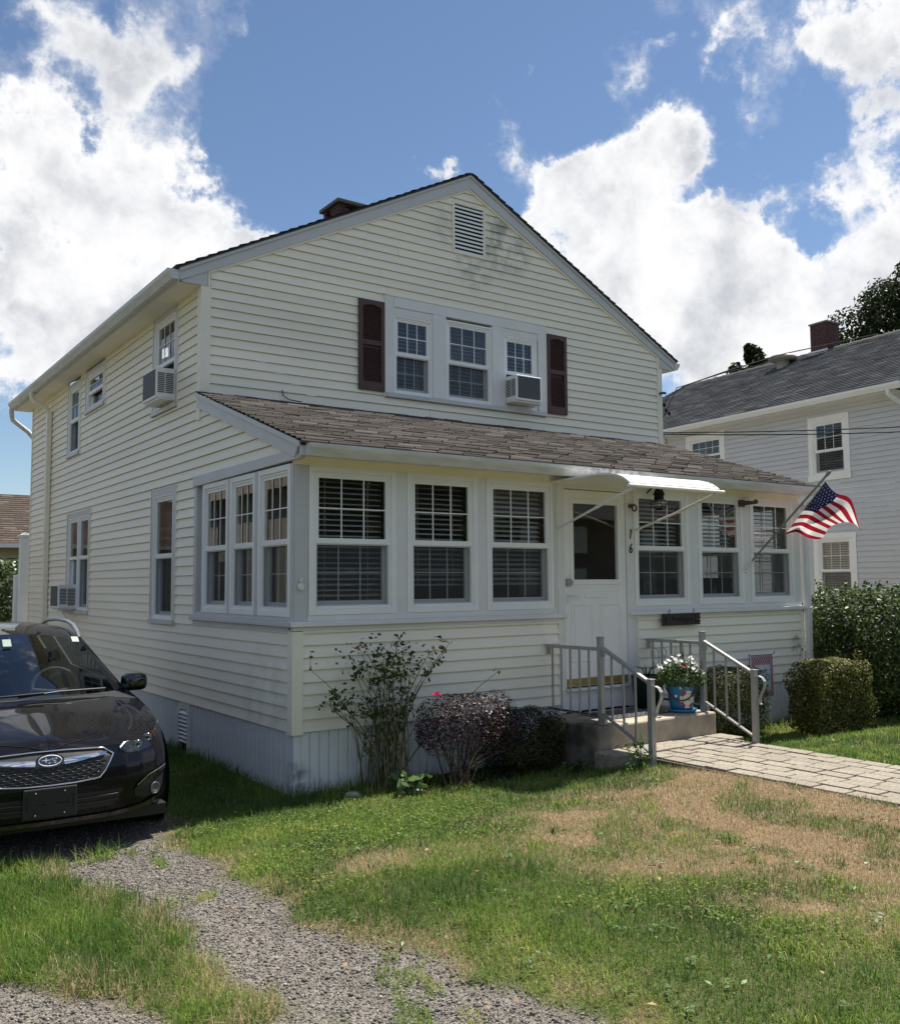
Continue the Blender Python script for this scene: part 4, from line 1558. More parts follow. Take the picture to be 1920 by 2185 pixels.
# ------------------------------------------------------------------ hand rails
def handrail(X, label):
    t = thing('handrail', (X, -0.75, 0.43), label, 'handrail', 'hand rails of the front steps')
    B = lambda mb, y0, z0, y1, z1, w, h: mb.prism([(y0, z0 - h / 2), (y1, z1 - h / 2), (y1, z1 + h / 2), (y0, z0 + h / 2)], lambda a, b, d: (X + d, a, b), -w / 2, w / 2)
    for y, z0, z1 in ((-0.76, 0.425, 1.225), (-1.375, 0.12, 0.885)):
        mb = MB()
        mb.box(X - .025, X + .025, y - .025, y + .025, z0, z1)
        mb.box(X - .03, X + .03, y - .03, y + .03, z1, z1 + .008)
        mb.build('post', alu_m, t, bevel=0.003)
    mb = MB()
    B(mb, -0.02, 1.113, -0.735, 1.118, .042, .032)
    B(mb, -0.775, 1.135, -1.352, 0.862, .042, .032)
    for y, z in ((-.035, 1.06), (-.795, 1.075)):
        mb.box(X - .014, X + .014, y - .015, y + .015, z - .03, z + .045)
    mb.build('top_rail', alu_m, t, bevel=0.003)
    mb = MB()
    for dx in (-.010, .010):
        B(mb, -0.02, .505, -0.735, .505, .008, .022)
        mb.prism([(-.785, .515), (-1.352, .247), (-1.352, .269), (-.785, .537)], lambda a, b, d, dx=dx: (X + dx + d, a, b), -.004, .004)
    B(mb, -0.02, .499, -0.735, .499, .024, .006)
    B(mb, -0.785, .517, -1.352, .249, .024, .006)
    for y, z in ((-.80, .46),):
        mb.box(X - .018, X + .018, y - .018, y + .012, z - .02, z + .03)
    mb.build('bottom_rail', alu_m, t, bevel=0.002)
    ys = [-.09 - .128 * i for i in range(5)] + [-.90, -1.045, -1.19]
    for y in ys:
        if y > -.75:
            a, b = .50, 1.10
        else:
            k = (y + .775) / (-1.352 + .775)
            a, b = .526 + (.258 - .526) * k, 1.125 + (.852 - 1.125) * k
        MB().box(X - .008, X + .008, y - .008, y + .008, a, b).build('baluster', alu_m, t)
    pts = [(-1.395, .83), (-1.43, .838), (-1.47, .825), (-1.497, .79), (-1.498, .745), (-1.478, .70), (-1.452, .655), (-1.436, .61), (-1.44, .578), (-1.458, .57), (-1.47, .58)]
    mb = MB()
    rows = [[(X - .02, y, z), (X + .02, y, z)] for y, z in pts]
    rows2 = []
    for i, (y, z) in enumerate(pts):
        y0, z0 = pts[max(i - 1, 0)]
        y1, z1 = pts[min(i + 1, len(pts) - 1)]
        l = math.hypot(y1 - y0, z1 - z0)
        ny, nz = -(z1 - z0) / l * .006, (y1 - y0) / l * .006
        rows2.append([(X - .02, y, z), (X + .02, y, z), (X + .02, y + ny, z + nz), (X - .02, y + ny, z + nz), (X - .02, y, z)])
    mb.grid(rows2, False)
    mb.build('scroll', alu_m, t)
    return t


handrail(2.738, 'aluminium hand rail on the side of the steps nearest the bare rose bush')
handrail(4.156, 'aluminium hand rail behind the blue bucket of flowers')

# ------------------------------------------------------------------ door mat, planters
matt = thing('door_mat', (3.47, -0.36, 0.428), 'dark patterned rubber door mat on the stoop', 'door mat')
mb = MB()
mb.box(3.02, 3.84, -0.60, -0.16, 0.428, 0.436)
mb.build('mat_base', mat('black_rubber', (0.02, 0.02, 0.021), .7, .2, 9), matt, bevel=0.004)
mb = MB()
for i in range(12):
    for j in range(7):
        cx, cy = 3.06 + i * .067, -.57 + j * .063
        mb.tube([(cx + .024 * math.cos(a), cy + .024 * math.sin(a), .438) for a in np.linspace(0, 2 * math.pi, 9)], .004, 4, caps=False)
mb.build('mat_pattern', mat('grey_rubber', (0.13, 0.13, 0.135), .6, .2, 9), matt, kind='stuff')

BX, BY = 3.985, -0.62
bucket = thing('flower_bucket', (BX, BY, 0.428), 'blue bucket planter with a life ring picture on its side', 'planter')
blue = mat('blue_paint', (0.035, 0.20, 0.42), 0.35, 0.15, 6, coat=0.2)
mb = MB()
z0 = 0.428
mb.lathe([(0.0, z0 + .024), (0.108, z0 + .024), (0.118, z0 + .08), (0.145, z0 + .27), (0.155, z0 + .275), (0.158, z0 + .33), (0.152, z0 + .335), (0.146, z0 + .325), (0.14, z0 + .26), (0.0, z0 + .26)], (BX, BY, 0), 32)
mb.build('bucket', blue, bucket)
mb = MB()
mb.lathe([(0.0, z0 + .001), (0.125, z0 + .001), (0.142, z0 + .012), (0.15, z0 + .034), (0.144, z0 + .036), (0.134, z0 + .018), (0.0, z0 + .014)], (BX, BY, 0), 32)
mb.build('saucer', blue, bucket)
mb = MB()
mb.lathe([(.1505, z0 + .262), (.155, z0 + .266), (.1555, z0 + .282), (.150, z0 + .284)], (BX, BY, 0), 32)
mb.build('band', mat('dark_blue', (0.012, 0.035, 0.07), .4), bucket)
# handle drooping across the front
to_cam = math.atan2(CAM.y - BY, CAM.x - BX)
hp = []
for t in np.linspace(0, 1, 17):
    a = to_cam - 1.45 + 2.9 * t
    zz = z0 + .255 - .13 * math.sin(math.pi * t)
    rr = .118 + (.145 - .118) * (zz - z0 - .08) / .19 + .012
    hp.append((BX + rr * math.cos(a), BY + rr * math.sin(a), zz))
MB().tube(hp, .007, 8).build('handle', rust_m, bucket)


def on_bucket(a, z, off=.002):
    rr = .118 + (.145 - .118) * (z - z0 - .08) / .19 + off
    return (BX + rr * math.cos(a), BY + rr * math.sin(a), z)


ca, cz, rad = to_cam + 0.52, z0 + .135, .088
red_m, offw = mat('red_print', (0.42, 0.02, 0.03), .5), mat('white_print', (0.72, 0.72, 0.70), .5)
ink = mat('grey_print', (0.22, 0.24, 0.26), .6)
dec = MB()
rings = lambda r: [on_bucket(ca + r * math.cos(t) / .135, cz + r * math.sin(t), .0015) for t in np.linspace(0, 2 * math.pi, 33)]
dec.grid([rings(rad * k) for k in (1, .8, .6, .4, .2, .02)], False)
d_ = dec.build('life_ring_print', offw, bucket)
for k in range(4):
    q = MB()
    q.grid([[on_bucket(ca + r * math.cos(t) / .135, cz + r * math.sin(t), .003) for t in np.linspace(k * math.pi / 2 + .35, k * math.pi / 2 + 1.1, 8)] for r in (.062, .088)], False)
    q.build('red_band', red_m, d_)
q = MB()
for r in (.061,):
    q.grid([[on_bucket(ca + rr * math.cos(t) / .135, cz + rr * math.sin(t), .003) for t in np.linspace(0, 2 * math.pi, 25)] for rr in (r, r - .003)], False)
for x, w, h in ((-.035, .012, .02), (-.018, .008, .035), (-.004, .012, .02), (.012, .008, .03), (.026, .014, .018)):
    q.add([on_bucket(ca + u / .135, cz - .012 + v, .0032) for u, v in ((x, 0), (x + w, 0), (x + w * .5, h), (x, h * .6))], [(0, 1, 2, 3)])
q.add([on_bucket(ca + u / .135, cz + v, .0032) for u, v in ((-.045, -.02), (.045, -.02), (.045, -.013), (-.045, -.013))], [(0, 1, 2, 3)])
q.build('harbour_print', ink, d_)

pet = thing('petunia_plant', (BX, BY, 0.70), 'white and red petunias overflowing the blue bucket', 'flowers')
n = 2600
th = rng.uniform(0, 2 * np.pi, n)
rr = np.sqrt(rng.uniform(0, 1, n)) * 0.245
hz = rng.uniform(0, 1, n)
P = np.stack([BX + rr * np.cos(th), BY + rr * np.sin(th), 0.73 + (0.02 + hz * 0.20) * (1 - (rr / 0.30) ** 2) - 0.06 * (rr > .17) * rng.uniform(0, 1, n)], 1)
lf_pet = leafmat('petunia_leaf', (0.05, 0.085, 0.03), (0.13, 0.19, 0.055), .3)
leaves('foliage', P, P - np.array([BX, BY, .66]), .035, lf_pet, pet, .5)
wp, rp_ = leafmat('white_petal', (.78, .78, .76), (.85, .85, .84), .3), leafmat('red_petal', (.30, .015, .02), (.45, .03, .03), .3)
vecc = np.array(CAM) - np.array([BX, BY, .85])


def bloom(c, nrm, r, m):
    nrm = Vector(nrm).normalized()
    a = nrm.orthogonal().normalized()
    b = nrm.cross(a)
    mb = MB()
    c = Vector(c)
    vs = [c - nrm * r * .35]
    m_ = 15
    for k in range(m_):
        t = 2 * math.pi * k / m_
        q = r * (1 + .12 * math.cos(5 * t))
        vs.append(c + (a * math.cos(t) + b * math.sin(t)) * q + nrm * r * .08 * math.cos(5 * t))
    mb.add(vs, [(0, 1 + k, 1 + (k + 1) % m_) for k in range(m_)], True)
    return mb.build('flower', m, pet)


for k in range(52):
    t = rng.uniform(0, 2 * np.pi)
    r = math.sqrt(rng.uniform(0, 1)) * .25
    c = (BX + r * math.cos(t), BY + r * math.sin(t), .79 + .17 * (1 - (r / .3) ** 2) + rng.uniform(-.06, .05))
    bloom(c, (rng.normal(0, .5) - .3, rng.normal(0, .5) - .5, .8), rng.uniform(.016, .026), wp)
for c in ((BX - .09, BY - .12, .90), (BX + .20, BY - .12, .86)):
    bloom(c, (-.4, -.7, .5), .026, rp_)
for c in ((BX - .12, BY - .10, .68), (BX - .03, BY - .16, .71), (BX - .15, BY - .06, .60)):
    bloom(c, (-.4, -.7, -.2), .016, wp)
mb = MB()
for k in range(9):
    t = rng.uniform(0, 2 * np.pi)
    r = rng.uniform(0, .12)
    x, y = BX + r * math.cos(t) + .04, BY + r * math.sin(t)
    mb.tube([(x, y, .75), (x + .01, y, .95), (x + rng.uniform(-.02, .03), y, 1.08 + rng.uniform(0, .1))], [.004, .003, .0008], 4)
mb.build('grass_spike', lf_pet, pet)
mb = MB()
for k in range(6):
    mb.tube([(BX + .09 + .012 * k, BY - .13 - .002 * k, .83 + .008 * k), (BX + .12 + .012 * k, BY - .15, .80 + .006 * k), (BX + .13 + .012 * k, BY - .14, .745 + .006 * k)], .0025, 4)
mb.build('striped_ornament', offw, pet)

hoop = thing('garden_hoop', (BX + .02, BY + .2, .43), 'grey metal heart scroll standing behind the petunias', 'garden ornament')
hx, hy = 3.93, -0.38
mb = MB()
for s in (-1, 1):
    pts = []
    for t in np.linspace(0, 1, 26):
        a = -0.3 + t * 5.6
        r = .062 * (1 - t) ** .8 + .012
        pts.append((a, r))
    cxs = hx + s * .058
    arc = [(hx + s * .0, hy, .88), (hx + s * .004, hy, 1.0)]
    for t in np.linspace(math.pi, -0.9, 16):
        arc.append((cxs + s * .056 * math.cos(t), hy, 1.0 + .056 * math.sin(t)))
    arc.append((hx + s * .045, hy, .86))
    mb.tube(arc, .0045, 6)
    mb.tube([(cxs - s * (.056 - .045 * t) * math.cos(t * 5.5), hy, 1.0 - .03 - (.026 - .02 * t) * math.sin(t * 5.5)) for t in np.linspace(0, 1, 16)], .0045, 6)
mb.tube([(hx, hy, .43), (hx, hy, .9)], .004, 6)
mb.build('scroll', alu_m, hoop)

bin_ = thing('green_planter', (4.02, -.25, .428), 'dark green plastic tub in the corner behind the blue bucket', 'tub')
mb = MB()
mb.lathe([(0, .43), (.135, .43), (.16, .74), (.17, .745), (.17, .77), (.155, .77), (.15, .72), (0, .72)], (3.90, -.24, 0), 28)
mb.build('tub', mat('dark_green_plastic', (0.006, 0.028, 0.022), .35, .1, 8), bin_)
mb = MB()
for k in range(7):
    t = k * .9
    mb.tube([(3.90, -.24, .72), (3.9 + .05 * math.cos(t), -.24 + .05 * math.sin(t), .84), (3.9 + .14 * math.cos(t), -.24 + .14 * math.sin(t), .86)], [.006, .005, .001], 5)
mb.build('stem', lf_pet, bin_)

# ------------------------------------------------------------------ hanging name sign
sign = thing('name_sign', (4.66, -.05, 1.32), 'dark wooden name board with ragged ends hanging below the sill', 'sign')
wood = mat('dark_stained_wood', (0.040, 0.030, 0.026), .75, .3, 5, .5, 40, stretch=(1, 1, 8))
L_, R_, T_, B_ = 4.345, 4.975, 1.388, 1.258
poly = [(L_, B_), (L_ + .02, B_ + .035), (L_ - .012, B_ + .045), (L_ + .012, B_ + .075), (L_ - .01, B_ + .09), (L_ + .016, T_)]
poly = [(L_ + .012, T_), (L_ + .028, T_ - .03), (L_ + .002, T_ - .045), (L_ + .02, T_ - .075), (L_ - .004, T_ - .088), (L_ + .02, T_ - .1), (L_ - .004, B_),
        (R_ - .006, B_), (R_ - .02, B_ + .018), (R_ - .002, B_ + .038), (R_ - .026, B_ + .052), (R_ - .004, B_ + .082), (R_ - .022, B_ + .1), (R_ - .002, T_)]
MB().prism(poly, PF, 0.048, 0.066).build('board', wood, sign, bevel=0.002)
textobj('lettering', 'Prendergast', 0.082, frame_m(PF(4.665, 1.325, .067), (1, 0, 0), (0, 0, 1)), mat('burnt_letter', (.006, .005, .005), .9), sign, .001, sx=.88)
mb = MB()
for u in (4.46, 4.855):
    mb.tube([PF(u, 1.44, .056), PF(u + .012, 1.425, .066), PF(u, 1.408, .07), PF(u - .012, 1.42, .064)], .003, 5)
    mb.tube([PF(u, 1.415, .068), PF(u, 1.388, .06)], .003, 5)
mb.build('hook', black_m, sign)
mb = MB()
mb.prism([(4.40 + .02 * math.cos(t), 1.33 + .024 * math.sin(t)) for t in np.linspace(0, 2 * math.pi, 9)[:-1]], PF, .064, .0675)
mb.prism([(4.395, 1.28), (4.405, 1.28), (4.405, 1.31), (4.395, 1.31)], PF, .064, .0675)
mb.prism([(4.87, 1.285), (4.915, 1.285), (4.915, 1.297), (4.882, 1.297), (4.882, 1.37), (4.87, 1.37)], PF, .064, .0675)
mb.build('carved_emblem', MATS['burnt_letter'], sign)

# ------------------------------------------------------------------ the stars and stripes
flag = thing('flag', (5.862, -.08, 1.955), 'striped national flag on a slanted pole beside the last porch window', 'flag')
B0, T0 = Vector((5.862, -.08, 1.955)), Vector((6.22, -.9, 2.949))
mb = MB()
mb.tube([B0 - (T0 - B0) * .06, B0 + (T0 - B0) * .30], .011, 10)
mb.tube([B0 + (T0 - B0) * .29, T0], .0135, 10)
mb.lathe([(0, -.0), (.02, .0), (.024, .02), (.021, .04), (.012, .052), (0, .054)], (0, 0, 0), 14) if False else None
dirp = (T0 - B0).normalized()
mb.tube([T0 - dirp * .02, T0 + dirp * .01, T0 + dirp * .035, T0 + dirp * .05], [.017, .023, .021, .006], 12)
mb.build('pole', mat('dull_pole_metal', (.22, .22, .215), .4, .1, 6, metal=.4), flag)
mb = MB()
mb.tube([B0 - dirp * .10, B0 + dirp * .03], .019, 10)
mb.prism([(5.80, 1.86), (5.88, 1.83), (5.90, 1.97), (5.83, 1.99)], PF, .012, .022)
mb.tube([(5.84, -.02, 1.90), tuple(B0 - dirp * .05)], .02, 8)
mb.build('bracket', pale_metal, flag)
FG = np.array([[[6.246, -0.849, 2.869], [6.623, -0.734, 2.768], [6.718, -0.872, 2.673], [7.043, -0.785, 2.308]], [[6.229, -0.779, 2.78], [6.613, -0.659, 2.702], [6.672, -0.817, 2.584], [6.992, -0.736, 2.409]], [[6.204, -0.684, 2.662], [6.546, -0.583, 2.63], [6.527, -0.751, 2.516], [6.873, -0.654, 2.434]], [[6.177, -0.59, 2.542], [6.474, -0.517, 2.549], [6.466, -0.67, 2.458], [6.853, -0.545, 2.416]], [[6.149, -0.495, 2.421], [6.429, -0.435, 2.443], [6.444, -0.561, 2.382], [6.884, -0.422, 2.34]], [[6.111, -0.377, 2.268], [6.454, -0.296, 2.324], [6.538, -0.408, 2.249], [6.945, -0.288, 2.249]]])
FS, FTt = [0, .15, .35, .55, .75, 1], [0, .33, .66, 1]


def cubic(ts, vals, t):
    """Catmull-Rom through vals at ts"""
    i = max(0, min(len(ts) - 2, int(np.searchsorted(ts, t, 'right') - 1)))
    p0, p1, p2, p3 = vals[max(i - 1, 0)], vals[i], vals[i + 1], vals[min(i + 2, len(ts) - 1)]
    u = (t - ts[i]) / (ts[i + 1] - ts[i])
    return 0.5 * ((2 * p1) + (p2 - p0) * u + (2 * p0 - 5 * p1 + 4 * p2 - p3) * u * u + (3 * p1 - p0 - 3 * p2 + p3) * u ** 3)


def flagp(s, t):
    rows = [cubic(FTt, FG[i], t) for i in range(6)]
    p = cubic(FS, rows, s)
    rip = 0.014 * math.sin(9 * t + 3 * s) * t + 0.012 * math.sin(15 * s + 4 * t) * t
    return p + np.array([0, rip, rip * .4])


fm = {'r': leafmat('flag_red', (.33, .012, .03), (.33, .012, .03), .35, .7), 'w': leafmat('flag_white', (.80, .79, .77), (.80, .79, .77), .35, .7), 'b': leafmat('flag_blue', (.012, .016, .055), (.012, .016, .055), .3, .7)}
for k in range(13):
    s0, s1 = k / 13, (k + 1) / 13
    t0 = .40 if k < 7 else 0.0
    mb = MB()
    mb.grid([[flagp(s, t) for t in np.linspace(t0, 1, 22)] for s in (s0, (s0 + s1) / 2, s1)], True)
    mb.build('stripe', fm['r' if k % 2 == 0 else 'w'], flag)
mb = MB()
mb.grid([[flagp(s, t) for t in np.linspace(0, .40, 12)] for s in np.linspace(0, 7 / 13, 12)], True)
cant = mb.build('canton', fm['b'], flag)
nrm_off = np.array([-.0015, -.002, .0015])
mb = MB()
for r in range(9):
    for c in range(6 if r % 2 == 0 else 5):
        s = (r + 1) / 10 * 7 / 13
        t = ((2 * c + 1) if r % 2 == 0 else (2 * c + 2)) / 12 * .40
        vs = []
        for q in range(10):
            a = q * math.pi / 5
            rad_ = .020 if q % 2 == 0 else .009
            vs.append(flagp(s + rad_ * math.cos(a) / 1.0, min(max(t + rad_ * math.sin(a) * .75, 0), .4)) + nrm_off * 2)
        mb.add(vs, [tuple(range(10))])
        mb.add([v - nrm_off * 4 for v in vs], [tuple(range(10))])
mb.build('star', fm['w'], cant, kind='stuff')

# ------------------------------------------------------------------ small garden flag
gf = thing('garden_flag', (5.83, -.22, .1), 'small red lattice bordered garden flag on a wire stand beside the hedge', 'garden flag')
mb = MB()
mb.tube([(5.60, -.22, 0), (5.60, -.22, .86), (5.585, -.22, .885), (5.60, -.22, .90), (5.615, -.22, .88), (6.04, -.22, .88), (6.07, -.22, .90), (6.07, -.22, .915)], .004, 6)
mb.build('stand', black_m, gf)
PGF = lambda u, z, d: (u, -.225 - d, z)
MB().box(5.625, 6.02, .40, .875, 0, .002, PGF).build('cloth', mat('pink_cloth', (.52, .36, .38), .8), gf)
MB().box(5.69, 5.965, .475, .765, .003, .0045, PGF).build('centre_panel', mat('pale_blue_cloth', (.52, .58, .63), .8), gf)
mb = MB()
st = .0515
for k in range(-12, 22):
    for sgn in (1, -1):
        # line z = z0 + sgn*(u-u0)
        a = 5.625
        zz = .40 + k * st if sgn == 1 else .40 + k * st
        pts = []
        for u in np.linspace(5.625, 6.02, 80):
            z = zz + sgn * 1.15 * (u - a)
            inside = .40 <= z <= .875 and not (5.685 < u < 5.97 and .47 < z < .77)
            pts.append((u, z, inside))
        run = []
        for u, z, i_ in pts + [(0, 0, False)]:
            if i_:
                run.append((u, z))
            else:
                if len(run) > 1:
                    (u0, w0), (u1, w1) = run[0], run[-1]
                    d2 = .0055
                    mb.quad(PGF(u0, w0 - d2, .0026), PGF(u1, w1 - d2, .0026), PGF(u1, w1 + d2, .0026), PGF(u0, w0 + d2, .0026))
                run = []
mb.build('lattice_print', mat('maroon_print', (.16, .02, .04), .8), gf)
tx = mat('black_print', (.02, .022, .03), .8)
for s, sz, z, xs in (('sweet', .085, .70, .8), ('LAND', .115, .615, .8), ('- of -', .05, .56, 1), ('liberty', .10, .525, .78)):
    textobj('lettering', s, sz, frame_m(PGF(5.828, z, .006), (1, 0, 0), (0, 0, 1)), tx, gf, .0005, sx=xs)

# ------------------------------------------------------------------ the parked car
car = thing('parked_car', (-2.045, -.80, 0.0), 'black hatchback parked on the gravel drive beside the house', 'car', rot=R(-2), local=True)
paint = mat('black_car_paint', (0.007, 0.007, 0.009), 0.4, 0.05, 3, coat=0.9, spec=0.0)
paint.node_tree.nodes['Principled BSDF'].inputs['Coat IOR'].default_value = 1.36
chrome = mat('chrome', (0.72, 0.73, 0.75), 0.08, 0.02, 3, metal=1.0)
satin = mat('satin_silver', (0.50, 0.51, 0.52), 0.28, 0.04, 3, metal=0.8)
plast = mat('black_plastic', (0.014, 0.014, 0.015), 0.5, 0.15, 30)
gloss_black = mat('gloss_black', (0.008, 0.008, 0.009), 0.12, 0.05, 4, coat=.6)
rubber = mat('tyre_rubber', (0.016, 0.016, 0.016), 0.8, 0.1, 20)
cabin = mat('cabin_fabric', (0.035, 0.036, 0.038), 0.9, 0.1, 8)
car_glass = glass('windscreen_glass', (0.50, 0.58, 0.57), 0.10)
tint_glass = glass('tinted_glass', (0.12, 0.14, 0.14), 0.05)
PXs = np.array([0, .16, .32, .48, .60, .70, .775, .82, .85, .868, .88, .886, .888, .888, .885, .875, .85, .80, .70, .45, 0])
PYs = np.array([0, .004, .016, .045, .09, .155, .25, .36, .50, .66, .85, 1.1, 1.4, 2.2, 3.0, 3.5, 3.9, 4.15, 4.30, 4.40, 4.42])
RV = np.array([0, .27, .52, .70, .87, 1.0])
RY = np.array([.035, .012, 0, .012, .035, .075])
RX = np.array([.965, .99, 1, .995, .975, .93])


def zsh(y):
    return np.interp(y, [0, .15, .36, .5, .85, 1.1, 1.4, 2.2, 3, 3.9, 4.4], [.685, .70, .762, .79, .835, .868, .90, .93, .95, .97, .95])


def csurf(u, v):
    """car skin: u along the outline from the nose, v from sill to shoulder"""
    i = np.arange(len(PXs))
    x, y = np.interp(u, i, PXs), np.interp(u, i, PYs)
    k = np.arange(6)
    fr = np.clip(1 - y / .8, 0, 1)
    bk = np.clip((y - 3.9) / .5, 0, 1)
    yy = y + np.interp(v, k, RY) * fr - np.interp(v, k, RY) * bk
    xx = x * np.interp(v, k, RX)
    zb = .25 if y < .3 else .22
    z = zb + (zsh(y) - zb) * np.interp(v, k, RV)
    return np.array([xx, yy, z])


_U, _Vv = np.linspace(0, 10.9, 190), np.linspace(0, 5, 60)
_T = np.array([[csurf(u, v) for v in _Vv] for u in _U])
_D1, _D2 = np.gradient(_T, axis=0), np.gradient(_T, axis=1)


def drape(x, z, off=0.004):
    """point of the nose at lateral x, height z, lifted off the skin"""
    s = 1 if x >= 0 else -1
    x = abs(x)
    k = int(np.argmin((_T[..., 0] - x) ** 2 + (_T[..., 2] - z) ** 2))
    i, j = divmod(k, len(_Vv))
    p, du, dv = _T[i, j], _D1[i, j], _D2[i, j]
    m = np.array([[du[0], dv[0]], [du[2], dv[2]]])
    if abs(np.linalg.det(m)) > 1e-9:
        c = np.clip(np.linalg.solve(m, [x - p[0], z - p[2]]), -1, 1)
        p = p + du * c[0] + dv * c[1]
    n = np.cross(dv, du)
    n = n / np.linalg.norm(n)
    if n[1] > 0:
        n = -n
    p = p + n * off
    return np.array([p[0] * s, p[1], p[2]])


NU = 20
us = np.concatenate([np.linspace(0, 12, 61), np.linspace(12, 20, 25)[1:]])
vs_ = np.linspace(0, 5, 16)
half = [[csurf(u, v) for u in us] for v in vs_]
mb = MB()
for s in (1, -1):
    mb.grid([[(s * p[0], p[1], p[2]) for p in r] for r in half], True)
# hood
nc = 12
ycs = [.075 + (1.0 - .075) * (q / 11) for q in range(nc)]


def hood_pt(q, s):
    """q 0..11 along the car, s 0 at the wing .. 1 at the middle"""
    S = csurf(min(q, 11), 5)
    yc = .075 + .925 * q / 11
    zc = np.interp(yc, [.075, .15, .2, .4, .7, 1.0], [.685, .752, .768, .808, .868, .918])
    x = S[0] * (1 - s)
    y = S[1] + (yc - S[1]) * (1 - (1 - s) ** 1.35)
    z = S[2] + (zc - S[2]) * (1 - (1 - s) ** 2.1)
    # raised crease that runs from the grille corner towards the screen
    xr = np.interp(y, [.05, 1.0], [.37, .60])
    z += .012 * math.exp(-((x - xr) / .045) ** 2) * min(1, max(0, (y - .06) / .15))
    return (x, y, z)


qs = np.linspace(0, 11, 40)
ss = np.linspace(0, 1, 25)
for s in (1, -1):
    mb.grid([[(s * hood_pt(q, t)[0],) + hood_pt(q, t)[1:] for t in ss] for q in qs], True)
mb.build('body', paint, car, weld=True)
for s in (1, -1):
    MB().tube([(s * hood_pt(q, .13 + .01 * q)[0], hood_pt(q, .13 + .01 * q)[1], hood_pt(q, .13 + .01 * q)[2] + .0005) for q in np.linspace(5.2, 11, 18)], .0028, 5).build('panel_gap', dark_m, car)
MB().tube([tuple(np.array(hood_pt(q, .30)) * np.array([s, 1, 1]) + np.array([0, -.002, .002])) for s, q in [(-1, k) for k in (2.6, 2, 1, .4)] + [(1, k) for k in (.4, 1, 2, 2.6)]], .0025, 5).build('panel_gap', dark_m, car)
# cowl, pillars, roof
lerp = lambda a, b, t: tuple(a[i] + (b[i] - a[i]) * t for i in range(3))


def wsb(t):                       # base of the screen, t -1..1
    return (.72 * t, 1.03 + .39 * t * t, .925 - .02 * t * t)


def wst(t):                       # head of the screen
    return (.56 * t, 1.88 + .12 * t * t, 1.355 - .07 * t * t)


ts = np.linspace(-1, 1, 21)
mb = MB()
mb.grid([[(hood_pt(11, 1 - abs(t))[0] * (1 if t > 0 else -1), hood_pt(11, 1 - abs(t))[1], hood_pt(11, 1 - abs(t))[2] + .001) for t in ts], [wsb(t) for t in ts]], True)
mb.build('cowl', plast, car)
mb = MB()
mb.grid([[tuple(np.array(lerp(wsb(t), wst(t), k)) + np.array([0, -.03, .035]) * math.sin(math.pi * k) * (1 - .6 * t * t)) for t in ts] for k in np.linspace(0, 1, 9)], True)
mb.build('windshield', car_glass, car)
# black band round the screen
mb = MB()
for s in (1, -1):
    mb = MB()
    rows = []
    for k in np.linspace(0, 1, 9):
        p = np.array(lerp(wsb(s), wst(s), k)) + np.array([0, -.012, .015]) * math.sin(math.pi * k)
        o = lerp((s * .815, 1.50, .905), (s * .605, 2.10, 1.285), k)
        rows.append([tuple(p), tuple((p + np.array(o)) / 2 + np.array([s * .012, 0, .012])), o])
    mb.grid(rows, True)
    S11, S12, S13 = csurf(11, 5), csurf(12, 5), csurf(12.3, 5)
    mb.build('pillar', paint, car)
    mb = MB()
    mb.add([(s * S11[0], S11[1], S11[2]), (s * S12[0], S12[1], S12[2]), (s * .815, 1.5, .905), wsb(s)], [(0, 1, 2, 3)], True)
    mb.build('cowl_corner', paint, car)
ryc = np.array([1.88, 2.15, 2.5, 3.0, 3.5, 3.95])
rzc = [1.355, 1.405, 1.43, 1.43, 1.40, 1.33]
re = [.56, .60, .615, .615, .60, .55]
rows = []
for y, z, e in zip(ryc, rzc, re):
    ye = .12 if y < 2 else .05 if y < 2.3 else 0
    rows.append([(e * t, y + ye * t * t, z - .065 * t ** 2 - .03 * t ** 6) for t in ts])
mb = MB()
mb.grid(rows, True)
mb.grid([[(.55 * t, 3.95, 1.33 - .065 * t * t - .03 * t ** 6) for t in ts], [(.66 * t, 4.18, 1.12 - .02 * t * t) for t in ts], [(.74 * t, 4.36, .96) for t in ts]], True)
for s in (1, -1):
    mb.grid([[(s * .80, 3.5, .96), (s * .80, 4.3, .955)], [(s * .60, 3.55, 1.30), (s * .57, 3.95, 1.235)]], True)
mb.build('roof', paint, car)
